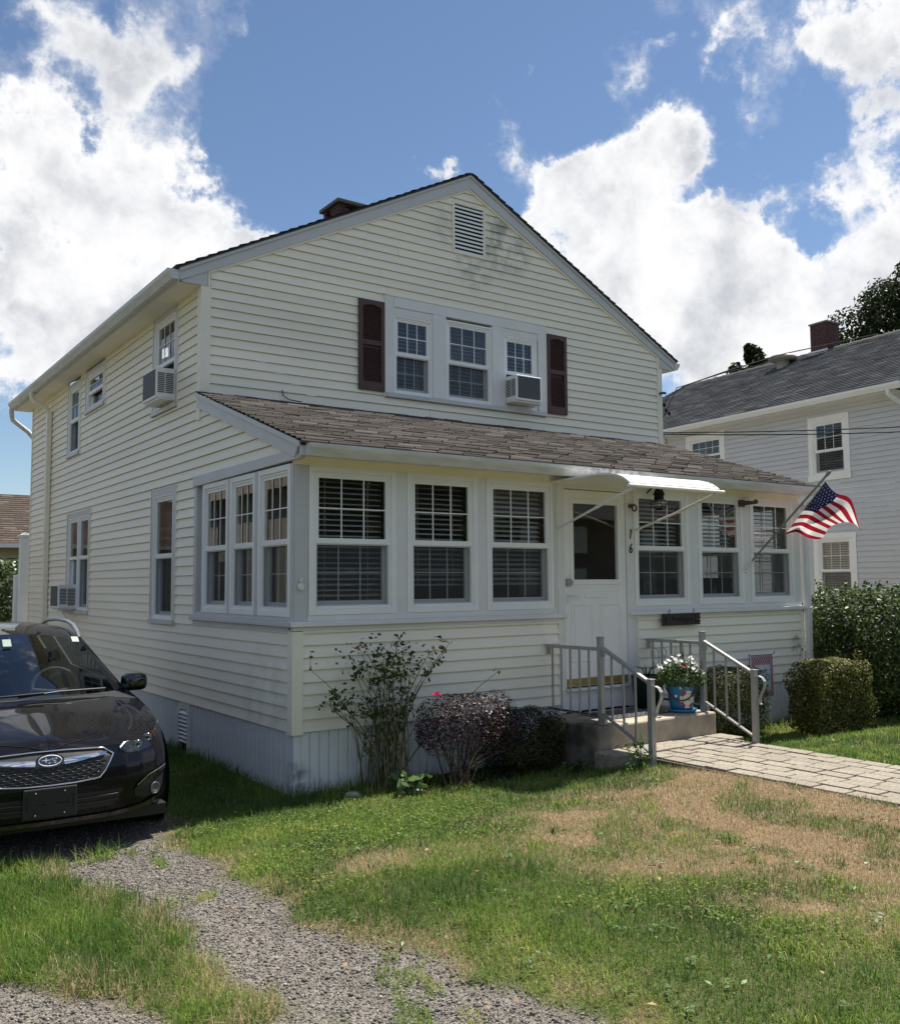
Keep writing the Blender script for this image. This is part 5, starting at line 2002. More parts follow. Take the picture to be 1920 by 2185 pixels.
for s in (1, -1):
    mb = MB()
    bl_ = [(s * .822, y, zsh(y) + .003) for y in (1.5, 2.0, 2.6, 3.1, 3.55)]
    tl_ = [(s * .605, 2.10, 1.283), (s * .612, 2.3, 1.325), (s * .618, 2.7, 1.335), (s * .618, 3.1, 1.335), (s * .605, 3.5, 1.305)]
    mb.grid([bl_, tl_], True)
    mb.build('side_window', tint_glass, car)
    # roof rail
    mb = MB()
    rp = [(s * .565, 2.02, 1.305), (s * .575, 2.16, 1.352), (s * .58, 2.35, 1.400), (s * .58, 2.6, 1.425), (s * .58, 3.1, 1.430), (s * .57, 3.5, 1.41), (s * .56, 3.72, 1.37), (s * .55, 3.85, 1.32)]
    mb.tube(rp, [.010, .017, .018, .016, .016, .018, .016, .01], 8)
    mb.build('roof_rail', satin, car)
    # door mirror
    mb = MB()
    prof = []
    c0 = np.array([s * .925, 1.60, .945])
    for a in np.linspace(0, math.pi / 2, 7):
        prof.append((math.cos(a), math.sin(a)))
    rows = []
    for kx, ky in prof:
        rows.append([tuple(c0 + np.array([s * .105 * kx ** .5 * np.sign(math.cos(t)) * abs(math.cos(t)) ** .55, -.085 * ky + .04, .072 * kx ** .5 * np.sign(math.sin(t)) * abs(math.sin(t)) ** .55])) for t in np.linspace(0, 2 * math.pi, 29)])
    mb.grid(rows, True)
    mi = mb.build('mirror', gloss_black, car)
    mb = MB()
    mb.add(rows[0][:-1], [tuple(range(28))])
    mb.build('mirror_glass', chrome, mi)
    mb = MB()
    mb.tube([(s * .79, 1.56, .905), (s * .85, 1.58, .915), (s * .90, 1.60, .925)], [.03, .025, .03], 8)
    mb.build('mirror_arm', plast, mi)
    # wheels
    for wy in (.86, 3.53):
        mb = MB()
        mb.lathe([(.20, -.10), (.305, -.105), (.325, -.09), (.325, .09), (.305, .105), (.20, .10)], (s * .80, wy, .325), 36, 'X')
        wh = mb.build('wheel', rubber, car)
        mb = MB()
        mb.lathe([(.0, s * .085), (.05, s * .09), (.06, s * .07), (.19, s * .075), (.205, s * .10), (.205, -s * .09)], (s * .80, wy, .325), 36, 'X')
        for k in range(5):
            a = k * 2 * math.pi / 5
            mb.tube([(s * .885, wy + .04 * math.cos(a), .325 + .04 * math.sin(a)), (s * .89, wy + .195 * math.cos(a), .325 + .195 * math.sin(a))], .022, 6)
        mb.build('rim', satin, wh)
        mb = MB()
        mb.lathe([(.0, 0), (.375, 0)], (s * .8895, wy, .335), 30, 'X')
        mb.build('wheel_arch', plast, car)
mb = MB()
mb.box(-.80, .80, .25, 4.2, .17, .24)
mb.build('underbody', plast, car)
# grille
GPOLY = [(0, .694), (.30, .682), (.335, .678), (.395, .640), (.335, .545), (.302, .508), (.15, .496), (0, .494)]
full = GPOLY + [(-x, z) for x, z in GPOLY[-2:0:-1]]
dr = lambda poly, off: [tuple(drape(x, z, off)) for x, z in poly]


def resample(poly, step, closed=True):
    out = []
    n = len(poly)
    for i in range(n if closed else n - 1):
        a, b = np.array(poly[i]), np.array(poly[(i + 1) % n])
        m = max(1, int(np.linalg.norm(b - a) / step))
        out += [tuple(a + (b - a) * j / m) for j in range(m)]
    if not closed:
        out.append(tuple(poly[-1]))
    return out


def patch(name, m, top, bot, off, nz=6, parent=None, ns=16):
    """draped patch between an upper and a lower line given as x,z points"""
    mb = MB()
    def along(line, t):
        line = np.array(line)
        d = np.concatenate([[0], np.cumsum(np.hypot(*np.diff(line, axis=0).T))])
        return np.array([np.interp(t * d[-1], d, line[:, 0]), np.interp(t * d[-1], d, line[:, 1])])
    rows = []
    for k in np.linspace(0, 1, nz):
        row = []
        for t in np.linspace(0, 1, ns):
            p = along(top, t) * (1 - k) + along(bot, t) * k
            row.append(tuple(drape(p[0], p[1], off)))
        rows.append(row)
    mb.grid(rows, True)
    return mb.build(name, m, parent or car)


top = [(-.395, .640), (-.335, .678), (0, .694), (.335, .678), (.395, .640)]
bot = [(-.395, .640), (-.302, .508), (0, .494), (.302, .508), (.395, .640)]
grl = patch('grille', plast, top, bot, .003, 8, ns=31)
mb = MB()
loop = dr(resample(full, .05), .008)
loop.append(loop[0])
mb.tube(loop, .0060, 8, caps=False)
mb.build('grille_frame', chrome, grl)
mb = MB()
row = 0
z = .512
while z < .605:
    x = -.39 + (.03 if row % 2 else 0)
    while x < .38:
        pts = []
        for t in np.linspace(0, 1, 7):
            xx, zz = x + .06 * t, z + .010 * (2 * t - 1) ** 2
            lim = np.interp(zz, [.494, .508, .545, .640], [.15, .295, .33, .385])
            if abs(xx) < lim - .012:
                pts.append(tuple(drape(xx, zz, .007)))
        if len(pts) > 2:
            mb.tube(pts, .0030, 4, caps=False)
        x += .06
    z += .0155
    row += 1
mb.build('grille_mesh', mat('grille_grey', (.035, .035, .038), .25, .1, 9), grl, kind='stuff')
for s in (1, -1):
    patch('grille_bar', chrome, [(s * .078, .640), (s * .20, .647), (s * .352, .655)], [(s * .088, .610), (s * .20, .622), (s * .340, .640)], .017, 4, grl, 12)
# oval badge with its six stars
bc = drape(0, .632, .022)
BM = frame_m(bc, (1, 0, 0), (0, .18, .98))
bp = lambda x, y, d=0: tuple(BM @ Vector((x, y, d)))
mb = MB()
mb.add([bp(.066 * math.cos(t), .031 * math.sin(t), .002) for t in np.linspace(0, 2 * math.pi, 33)[:-1]], [tuple(range(32))])
badge = mb.build('badge', mat('badge_blue', (.012, .02, .09), .2, .05, 5, coat=1), car)
mb = MB()
mb.tube([bp(.067 * math.cos(t), .032 * math.sin(t), .001) for t in np.linspace(0, 2 * math.pi, 33)], .0035, 6, caps=False)
for x, y, r in ((-.024, .005, .021), (.014, .010, .010), (.036, .013, .010), (.026, -.001, .009), (-.004, -.013, .010), (.030, -.012, .010)):
    mb.add([bp(x + (r * (1.5 if q % 4 == 0 else 1) if q % 2 == 0 else r * .25) * math.cos(q * math.pi / 4), y + (r if q % 2 == 0 else r * .25) * math.sin(q * math.pi / 4), .004) for q in range(8)], [tuple(range(8))])
mb.build('badge_stars', mat('silver_print', (.72, .73, .75), .4), badge)
mb = MB()
mb.add([bp(.085 * math.cos(t), .044 * math.sin(t), -.004) for t in np.linspace(0, 2 * math.pi, 33)[:-1]], [tuple(range(32))])
mb.build('badge_plinth', gloss_black, car)
# headlights
amber = mat('amber_lens', (.55, .16, .03), .2, .1, 5)
lens = glass('lamp_lens', (.8, .82, .83), -.015)
for s in (1, -1):
    tp = [(s * .440, .668), (s * .48, .700), (s * .58, .742), (s * .70, .768), (s * .775, .772)]
    bt = [(s * .442, .655), (s * .49, .634), (s * .58, .632), (s * .68, .650), (s * .765, .712)]
    hl = patch('headlight', gloss_black, tp, bt, .002, 7)
    patch('lens', lens, tp, bt, .014, 7, hl)
    patch('trim', satin, [(a, b + .004) for a, b in tp], [(a, b - .009) for a, b in tp], .016, 3, hl, 14)
    mb = MB()
    for cx, cz_, r in ((.57, .672, .026), (.655, .700, .026)):
        c = Vector(drape(s * cx, cz_, .002))
        for rr in (r, r * .62):
            mb.tube([c + Vector((rr * math.cos(t), -.008 + abs(rr * math.cos(t)) * .6, rr * math.sin(t))) for t in np.linspace(0, 2 * math.pi, 19)], .005, 6, caps=False)
    for k in range(0, 14, 2):
        a = Vector(drape(s * (.47 + .02 * k), .655 + .004 * k, .004))
        mb.box(a.x - .005, a.x + .005, a.y - .006, a.y + .002, a.z - random.uniform(.004, .012), a.z + random.uniform(.004, .014))
    mb.build('reflector', mat('smoked_chrome', (.38, .39, .40), .25, .3, 80, metal=.9) if s == 1 else MATS['smoked_chrome'], hl)
    mb = MB()
    for k in range(3):
        a = Vector(drape(s * (.700 + .012 * k), .715 + .006 * k, .006))
        mb.box(a.x - .004, a.x + .004, a.y - .004, a.y + .002, a.z - .014, a.z + .014)
    mb.build('indicator', amber, hl)
    # fog lamp recess
    patch('fog_recess', plast, [(s * .535, .40), (s * .62, .462), (s * .70, .482), (s * .775, .492)], [(s * .545, .345), (s * .62, .325), (s * .70, .325), (s * .775, .355)], .003, 6)
    patch('fog_trim', gloss_black, [(s * .53, .392), (s * .55, .420), (s * .625, .474), (s * .70, .492), (s * .78, .505)], [(s * .535, .385), (s * .56, .402), (s * .635, .450), (s * .71, .468), (s * .78, .478)], .012, 3)
    patch('fog_chrome', satin, [(s * .55, .424), (s * .625, .478), (s * .70, .496), (s * .78, .508)], [(s * .55, .418), (s * .625, .472), (s * .70, .490), (s * .78, .502)], .014, 2)
    c = Vector(drape(s * .688, .372, .006))
    mb = MB()
    ax = Vector((s * .45, -.9, 0)).normalized()
    e1 = Vector((0, 0, 1)).cross(ax).normalized()
    for rr, d_ in ((.036, .006), (.026, .004)):
        mb.tube([c + ax * d_ + e1 * rr * math.cos(t) + Vector((0, 0, rr * math.sin(t))) for t in np.linspace(0, 2 * math.pi, 21)], .005, 6, caps=False)
    mb.add([c + ax * .005 + e1 * .030 * math.cos(t) + Vector((0, 0, .030 * math.sin(t))) for t in np.linspace(0, 2 * math.pi, 21)[:-1]], [tuple(range(20))])
    mb.build('fog_lamp', mat('lamp_glass_grey', (.10, .105, .11), .15, .3, 60, coat=.6), car)
# lower intake and lip
patch('lower_intake', plast, [(-.46, .42), (0, .425), (.46, .42)], [(-.40, .318), (0, .315), (.40, .318)], .003, 4, ns=22)
mb = MB()
for zc in (.352, .386):
    mb.tube([tuple(drape(x, zc + .012 * abs(x), .008)) for x in np.linspace(-.42, .42, 19)], .005, 6)
mb.build('intake_bar', gloss_black, car)
patch('lip', gloss_black, [(-.80, .36), (-.62, .295), (-.40, .278), (0, .276), (.40, .278), (.62, .295), (.80, .36)], [(-.80, .31), (-.62, .262), (-.40, .252), (0, .251), (.40, .252), (.62, .262), (.80, .31)], .016, 4, ns=40)
# plate holder, blank
pc = drape(0, .39, .02)
mb = MB()
mb.box(-.158, .158, pc[1] - .014, pc[1], .30, .485)
pl = mb.build('plate_holder', plast, car, bevel=.008)
mb = MB()
mb.box(-.075, -.025, pc[1] - .0165, pc[1] - .013, .384, .392)
mb.box(.035, .115, pc[1] - .0165, pc[1] - .013, .384, .392)
mb.box(-.14, -.132, pc[1] - .0165, pc[1] - .013, .36, .44)
mb.box(.132, .14, pc[1] - .0165, pc[1] - .013, .36, .44)
mb.build('slot', dark_m, pl)
mb = MB()
for x, z in ((-.085, .458), (.085, .458), (-.085, .325), (.085, .325)):
    mb.lathe([(0, -.004), (.004, -.003), (.0055, 0)], (x, pc[1] - .014, z), 10, 'Y')
mb.build('screw', chrome, pl)
# wipers, stickers
mb = MB()
mb.tube([(-.05, .99, .945), (.25, 1.06, .962), (.60, 1.22, .948)], .009, 6)
mb.tube([(-.62, 1.10, .935), (-.2, .99, .952), (.12, .985, .965)], .009, 6)
mb.build('wiper', plast, car)
mb = MB()
p = np.array(lerp(wsb(.83), wst(.83), .88)) + np.array([0, -.025, .022])
mb.quad(tuple(p), tuple(p + np.array([.055, .01, -.003])), tuple(p + np.array([.05, .06, .036])), tuple(p + np.array([-.005, .05, .039])))
p = np.array(lerp(wsb(-.12), wst(-.12), .72)) + np.array([0, -.035, .042])
mb.quad(tuple(p), tuple(p + np.array([.06, 0, 0])), tuple(p + np.array([.06, .07, .05])), tuple(p + np.array([0, .07, .05])))
mb.build('sticker', mat('pale_green_print', (.22, .29, .25), .6), car)
# cabin
mb = MB()
mb.grid([[(-.70, 1.45, .87), (0, 1.15, .89), (.70, 1.45, .87)], [(-.70, 1.75, .86), (0, 1.62, .88), (.70, 1.75, .86)], [(-.70, 1.80, .60), (0, 1.70, .60), (.70, 1.80, .60)]], True)
mb.box(-.72, .72, 1.7, 4.0, .25, .30)
mb.build('dashboard', cabin, car)
mb = MB()
for x in (.36, -.36):
    mb.box(x - .24, x + .24, 2.35, 2.50, .45, 1.02)
    mb.box(x - .13, x + .13, 2.37, 2.46, 1.04, 1.20)
    mb.box(x - .25, x + .25, 1.9, 2.4, .35, .58)
mb.box(-.66, .66, 3.2, 3.35, .4, 1.05)
mb.build('seat', cabin, car, bevel=.05)
mb = MB()
c = Vector((.36, 1.86, .90))
mb.tube([c + Vector((.18 * math.cos(t), .07 * math.sin(t), .165 * math.sin(t))) for t in np.linspace(0, 2 * math.pi, 33)], .015, 8, caps=False)
mb.tube([c + Vector((-.17, 0, 0)), c + Vector((0, -.03, -.02)), c + Vector((.17, 0, 0))], .02, 8)
mb.build('steering_wheel', mat('grey_leather', (.09, .09, .10), .6), car)
mb = MB()
mb.tube([(-.0, 1.80, 1.28), (0, 1.86, 1.33)], .01, 6)
mb.box(-.11, .11, 1.80, 1.83, 1.235, 1.295)
mb.build('rear_view_mirror', plast, car, bevel=.01)

# ------------------------------------------------------------------ house next door
na = R(5)
NP0, NEY, NN = Vector((12.9, 2.2, 0)), Vector((math.sin(na), math.cos(na), 0)), Vector((math.cos(na), -math.sin(na), 0))


def PN(s, z, d):
    p = NP0 + NEY * s - NN * d
    return (p.x, p.y, z)


nh = thing('neighbour_house', (12.9, 2.2, 0), 'grey sided house next door with a dark shingle roof', 'house')
nsid = mat('grey_clapboard', (0.56, 0.565, 0.58), 0.5, 0.05, 1.5)
nwh = [(0.76, 1.70, 3.70, 4.95), (3.90, 5.07, 4.20, 5.05), (0.70, 1.66, 1.38, 2.65)]
mb = MB()
mb.box(-0.50, -0.40, 0.2, 5.12, -0.05, 0.02, PN)
nwall = mb.build('side_wall', white_vinyl, nh)
planks(nwall, PN, 0.25, 48, lambda z: -0.40, lambda z: 9.3, nwh, merge=True, m=nsid)
MB().quad(PN(-.45, 0.0, .0), PN(9.3, 0, 0), PN(9.3, .25, 0), PN(-.45, .25, 0)).build('foundation', mortar_m, nh)
mb = MB()
mb.quad(PN(-.45, 0, 0), PN(-.45, 0, -8.6), PN(-.45, 5.2, -8.6), PN(-.45, 5.2, 0))
mb.add([PN(-.45, 5.2, 0), PN(-.45, 5.2, -8.6), PN(-.45, 7.4, -4.3)], [(0, 1, 2)])
mb.quad(PN(9.3, 0, 0), PN(9.3, 0, -8.6), PN(9.3, 5.2, -8.6), PN(9.3, 5.2, 0))
mb.add([PN(9.3, 5.2, 0), PN(9.3, 5.2, -8.6), PN(9.3, 7.4, -4.3)], [(0, 1, 2)])
mb.build('end_wall', nsid, nh)
nroof = MB()
for a, b, c, d in (((-.7, 5.20, .38), (9.5, 5.20, .38), (9.5, 7.50, -4.3), (-.7, 7.50, -4.3)), ((-.7, 5.20, -8.98), (9.5, 5.20, -8.98), (9.5, 7.50, -4.3), (-.7, 7.50, -4.3))):
    nroof.quad(PN(*a), PN(*b), PN(*c), PN(*d))
nroof = nroof.build('roof', roof_grey, nh)
ns_ = math.hypot(2.30, 4.68)
shingles('shingle', sh_grey, nroof, -.72, 9.52, 0, ns_, lambda s: 0, 0.142, 0.33,
         P=lambda x, y, z: PN(x, 5.20 + y * 2.30 / ns_ + z * .9, .40 - y * 4.68 / ns_ + z * .44), thick=0.016, jit=0.006)
mb = MB()
for i in range(34):
    s = -.7 + i * .30
    mb.add([PN(s, 7.44, -4.15), PN(s + .31, 7.445, -4.15), PN(s + .31, 7.545, -4.3), PN(s, 7.53, -4.3), PN(s, 7.44, -4.45), PN(s + .31, 7.445, -4.45)], [(0, 1, 2, 3), (3, 2, 5, 4)])
mb.build('ridge_cap', roof_dark, nroof, kind='stuff')
mb = MB()
kgutter(mb, PN, -.62, 9.4, 5.235, .36, .12, .11)
mb.build('gutter', white_vinyl, nh)
mb = MB()
mb.box(-.45, 9.3, 5.11, 5.12, -.05, .36, PN)
mb.build('eaves_soffit', white_vinyl, nh)
mb = MB()
mb.tube([PN(-.36, 5.14, .42), PN(-.36, 5.06, .42), PN(-.38, 4.98, .30), PN(-.40, 4.90, .08), PN(-.41, 4.80, .06), PN(-.41, .4, .06)], .042, 8)
mb.build('downspout', white_vinyl, nh)
for (a, b, c, d), zm, gu, gl_ in ((nwh[0], 4.27, (3, 2), None), (nwh[1], 4.55, (4, 2), (4, 2)), (nwh[2], 1.93, (3, 2), None)):
    mb = MB()
    mb.box(a, a + .10, c, d, -.05, .028, PN)
    mb.box(b - .10, b, c, d, -.05, .028, PN)
    mb.box(a + .1, b - .1, d - .1, d, -.05, .028, PN)
    mb.box(a - .02, b + .02, c - .02, c + .09, -.05, .045, PN)
    mb.build('window_trim', white_vinyl, nh, bevel=.004)
    window(nh, PN, a + .10, b - .10, c + .09, d - .10, zm, gu, gl_, casing=.03, screen=gl_ is None)
    nb_ = MB()
    niche(PN, a + .05, b - .05, c, d, 1.0, nb_)
    nb_.build('room_niche', interior_m, nh)
# brick chimney on the ridge
mb = MB()
mb.box(4.27 + .1, 4.93 - .1, 7.0, 8.16, -4.68 + .1, -4.02 - .1, PN)
nch = mb.build('chimney', mortar_m, nh)
mb = MB()
C0, C1, D0, D1 = 4.36, 4.84, -4.59, -4.11
for c in range(17):
    z = 7.02 + c * .068
    for face in range(4):
        q = 0.0 if c % 2 else -.1
        while q < .48:
            a, b = max(q, 0), min(q + .2, .48)
            q += .21
            if b - a < .03:
                continue
            if face == 0:
                mb.box(C0 + a, C0 + b, z, z + .058, D1 - .02, D1 + .004, PN)
            elif face == 1:
                mb.box(C0 + a, C0 + b, z, z + .058, D0 - .004, D0 + .02, PN)
            elif face == 2:
                mb.box(C0 - .004, C0 + .02, z, z + .058, D0 + a, D0 + b, PN)
            else:
                mb.box(C1 - .02, C1 + .004, z, z + .058, D0 + a, D0 + b, PN)
mb.build('brick', brick_m, nch, kind='stuff')
MB().box(4.33, 4.87, 8.16, 8.195, -4.62, -4.08, PN).build('chimney_cap', mortar_m, nch)
MB().prism([(4.28, 7.1), (4.92, 7.1), (4.88, 7.48), (4.32, 7.48)], PN, -4.06, -4.085).build('flashing', MATS['pale_grey_metal'], nch)
# mushroom roof vent
vc = Vector(PN(5.25, 7.32, -3.55))
mb = MB()
mb.lathe([(0.16, -.30), (0.16, -.02), (.33, -.02), (.36, .0), (.345, .06), (.25, .11), (0, .125)], vc, 28)
mb.build('roof_vent', mat('tan_metal', (.36, .34, .29), .5, .1, 5), nh)

# ------------------------------------------------------------------ window air conditioners
def aircon(P, u0, u1, z0, z1, d, near, label, bracket=False):
    loc = P((u0 + u1) / 2, z0, 0)
    t = thing('air_conditioner', loc, label, 'air conditioner', 'window air conditioners of the house')
    mb = MB()
    mb.box(u0, u1, z0, z1, .0, d, P)
    mb.build('case', white_vinyl, t, bevel=.012)
    MB().box(u0 + .025, u1 - .025, z0 + .03, z1 - .02, d - .002, d + .003, P).build('coil_panel', mat('dark_coil', (.07, .075, .085), .6, .2, 60) if 'dark_coil' not in MATS else MATS['dark_coil'], t)
    mb = MB()
    n = 11
    un = u0 if near == 'lo' else u1
    e = -.003 if near == 'lo' else .003
    for h0, h1 in ((.12, .52), (.57, .92)):
        MBv = MB()
        for k in range(n):
            z = z0 + .06 + (z1 - z0 - .11) * k / n
            h = (z1 - z0 - .11) / n * .62
            mb.box(min(un, un + e), max(un, un + e), z, z + h, d * h0, d * h1, P)
    mb.build('side_grille', MATS['dark_coil'], t, kind='stuff')
    mb = MB()
    mb.box(u0 - .02, u1 + .02, z0 - .02, z0 - .002, 0.0, d * .9, P)
    mb.build('support', pale_metal, t)
    if bracket:
        mb = MB()
        mb.tube([P(un + .04, z0 - .03, d), P(un + .04, z0 - .03, .03)], .012, 6)
        mb.tube([P(un + .04, z0 - .04, d * .75), P(un + .04, z0 - .33, .03)], .012, 6)
        mb.build('bracket', pale_metal, t)
        MB().box(min(un, un + e), max(un, un + e), z0 + .035, z0 + .055, d * .15, d * .5, P).build('warning_label', gold_m, t)
    return t


aircon(PS, 3.03, 3.52, 3.80, 4.14, .22, 'lo', 'white air conditioner in the upper side window nearest the front corner')
aircon(PG, 4.03, 4.45, 4.06, 4.39, .23, 'lo', 'white air conditioner in the gable window beside the right shutter')
aircon(PS, 7.19, 7.68, 1.42, 1.76, .27, 'lo', 'white air conditioner on a bracket in the lower side window', True)

# ------------------------------------------------------------------ service cables
def cable(label, pts, r=.009):
    o = MB().tube(pts, r, 6).build('cable', black_m)
    return tag(o, label, 'cable', 'overhead service cables')


def sag(a, b, d, n=14):
    a, b = Vector(a), Vector(b)
    return [a.lerp(b, t) - Vector((0, 0, d * 4 * t * (1 - t))) for t in np.linspace(0, 1, n)]


def pix(px, py, F):
    """point seen at this photograph pixel at depth F: used to read positions off the photograph"""
    d = Fw * 1997.6 + Rt * (px - 960) - Up * (py - 1092.5)
    return CAM + d * (F / 1997.6)


cable('upper black cable crossing in front of the grey house', sag((6.97, 2.3, 3.93), (13.6, -.2, 4.42), .06), .008)
cable('lower black cable crossing in front of the grey house', sag((6.97, 2.3, 3.91), (13.6, -.25, 4.33), .08), .008)
cable('looped bundle of cables rising from the house corner past the grey roof', [(6.97, 2.3, 4.18), (7.05, 2.3, 4.32), (7.25, 2.35, 4.52), (7.7, 2.4, 4.74), (8.8, 2.5, 5.12), (10.5, 2.6, 5.66), (14, 2.9, 6.6)], .010)
cable('thin cable looping out from the house corner below the bundle', [(6.97, 2.3, 4.08), (7.12, 2.3, 4.22), (7.22, 2.3, 4.40), (7.5, 2.4, 4.68), (8.8, 2.55, 5.10), (14, 3.0, 6.5)], .007)
o = MB()
for p in ((7.10, 2.3, 4.36), (7.14, 2.3, 4.28), (7.2, 2.3, 4.24)):
    o.lathe([(0, -.03), (.022, -.02), (.022, .02), (0, .03)], p, 8)
o = o.build('insulator', black_m, house)
mb = MB()
mb.tube([(7.02, 2.26, 3.80 + .09)] + [(7.03 + .06 * math.cos(t), 2.26, 3.78 + .09 * math.sin(t)) for t in np.linspace(1.5, 7.2, 14)], .006, 6)
mb.build('cable_loop', black_m, house)
MB().tube([(6.90, 2.20, 4.49), (6.90, 2.15, 4.49), (6.95, 2.13, 4.49)], .018, 8).build('cable_eye', rust_m, house)

# ------------------------------------------------------------------ beyond the back corner
bh = thing('brown_roofed_house', (0, 27, 0), 'low yellow house with a brown roof far behind on the left', 'house')
ywall = mat('yellow_clapboard', (.50, .44, .26), .6, .06, 2)
mb = MB()
mb.box(-9, 7, 25.5, 31, 0, 3.0)
mb.build('wall', ywall, bh)
mb = MB()
mb.quad((-9.4, 25.1, 3.08), (7.4, 25.1, 3.08), (7.4, 28.2, 4.92), (-9.4, 28.2, 4.92))
mb.quad((-9.4, 31.4, 3.08), (7.4, 31.4, 3.08), (7.4, 28.2, 4.92), (-9.4, 28.2, 4.92))
br = mb.build('roof', roof_brown, bh)
shingles('shingle', sh_red, br, -9.4, 7.4, 0, 3.6, lambda s: 0, .16, .4, P=lambda x, y, z: (x, 25.08 + y * .86, 3.1 + y * .51 + z), thick=.02)
mb = MB()
mb.box(-9.4, 7.4, 25.0, 25.1, 2.97, 3.10)
mb.build('gutter', white_vinyl, bh)
mb = MB()
mb.box(1.1, 1.9, 25.46, 25.52, 1.2, 2.3)
mb.build('window', white_vinyl, bh)
fp = thing('fence_post', (-.02, 11.05, 0), 'white vinyl fence post with a flat cap behind the house corner', 'post')
mb = MB()
mb.box(-.09, .09, 10.95, 11.13, -.05, 2.62)
mb.build('post', white_vinyl, fp, bevel=.008)
mb = MB()
mb.box(-.12, .12, 10.92, 11.16, 2.62, 2.66)
mb.prism([(-.10, 2.66), (.10, 2.66), (0, 2.71)], lambda a, b, d: (a, d, b), 10.94, 11.14)
mb.build('cap', white_vinyl, fp)
mb = MB()
mb.box(-.14, .1, 11.14, 11.3, -.05, 1.95)
mb.build('panel', white_vinyl, fp)
cable('white clothes line behind the house in front of the yellow wall', sag((-4, 22, 2.55), (3.2, 22, 2.55), .02), .02)
bpy.data.objects[-1] if False else None

# ------------------------------------------------------------------ foliage
boxwood = leafmat('boxwood_leaf', (0.035, 0.045, 0.012), (0.100, 0.112, 0.026), .3, .55, (0.24, 0.22, 0.05))
boxdark = leafmat('dark_boxwood_leaf', (0.020, 0.022, 0.008), (0.055, 0.050, 0.014), .15, .6)
privet = leafmat('privet_leaf', (0.018, 0.034, 0.012), (0.055, 0.085, 0.022), .3, .45, (0.13, 0.17, 0.04))
barberry = leafmat('barberry_leaf', (0.012, 0.010, 0.008), (0.050, 0.028, 0.028), .12, .42, (0.11, 0.065, 0.065))
rose_lf = leafmat('rose_leaf', (0.030, 0.050, 0.018), (0.095, 0.130, 0.040), .35, .45, (0.26, 0.11, 0.055))
oak_lf = leafmat('oak_leaf', (0.014, 0.022, 0.009), (0.045, 0.060, 0.020), .3, .8)
weed_lf = leafmat('weed_leaf', (0.05, 0.10, 0.03), (0.14, 0.24, 0.06), .35, .4)


def vn3(P, f):
    return (vnoise(P[:, 0] + P[:, 2] * .7, P[:, 1] - P[:, 2] * .4, f) + vnoise(P[:, 2] + 7, P[:, 0] - P[:, 1], f)) / 2


def shrub_pts(c, r, n, p=4.0, lump=.12, lf=6.0, depth=.10, zmin=-1):
    d = unit(rng.normal(0, 1, (n, 3)))
    k = 1 / (np.abs(d) ** p).sum(1) ** (1 / p)
    q = d * k[:, None]
    rr = 1 - rng.exponential(depth, n)
    W = q * np.array(r)
    lumpv = 1 + lump * 2 * (vn3(W + np.array(c), lf) - .5)
    P = np.array(c) + W * (rr * lumpv)[:, None]
    N = unit(np.sign(q) * np.abs(q) ** (p - 1) / np.array(r))
    keep = (rr > .2) & (q[:, 2] > zmin)
    return P[keep], N[keep]


def shrub(name, label, cat, c, r, n, size, m, p=4.0, lump=.12, lf=6., depth=.10, stems=8, group=None, zmin=-1, sprigs=0):
    t = thing(name, (c[0], c[1], 0), label, cat, group)
    P, N = shrub_pts(c, r, n, p, lump, lf, depth, zmin)
    if sprigs:
        for _ in range(sprigs):
            a = rng.uniform(0, 2 * np.pi)
            b0 = np.array(c) + np.array([r[0] * .8 * math.cos(a), r[1] * .8 * math.sin(a), r[2] * .97])
            k = rng.integers(8, 16)
            h = rng.uniform(.05, .16)
            L = np.linspace(0, 1, k)[:, None]
            Q = b0 + L * np.array([rng.uniform(-.05, .05), rng.uniform(-.05, .05), h]) + rng.normal(0, .012, (k, 3))
            P = np.concatenate([P, Q])
            N = np.concatenate([N, rng.normal(0, 1, (k, 3))])
    leaves('foliage', P, N, size, m, t)
    mb = MB()
    for _ in range(stems):
        a, q = rng.uniform(0, 2 * np.pi), rng.uniform(.2, .85)
        e = (c[0] + r[0] * q * math.cos(a), c[1] + r[1] * q * math.sin(a), c[2] + r[2] * rng.uniform(-.2, .5))
        b0 = (c[0] + rng.normal(0, r[0] * .15), c[1] + rng.normal(0, r[1] * .15), -.02)
        mid = ((b0[0] * .6 + e[0] * .4), (b0[1] * .6 + e[1] * .4), e[2] * .5)
        mb.tube([b0, mid, e], [.012, .009, .003], 5)
    mb.build('stem', stem_m, t)
    return t


shrub('clipped_shrub', 'small dark clipped shrub between the reddish bush and the stoop', 'shrub', (2.13, -.36, .32), (.42, .30, .28), 9000, .024, boxdark, 3.2, .16, 7., .14, 14)
shrub('clipped_hedge', 'low clipped hedge behind the right hand rail beside the garden flag', 'hedge', (5.16, -.28, .41), (.47, .24, .385), 10000, .027, boxwood, 5., .10, 7., .10)
shrub('clipped_hedge', 'square clipped hedge in front of the tall dark shrub at the house corner', 'hedge', (6.40, -.72, .42), (.56, .27, .405), 15000, .033, boxwood, 6., .12, 6., .10, sprigs=10)
shrub('tall_shrub', 'tall dark leafy shrub at the right corner of the porch', 'shrub', (8.35, -.20, .82), (1.22, .78, .80), 36000, .055, privet, 4.2, .16, 3.2, .11, 14, sprigs=26)

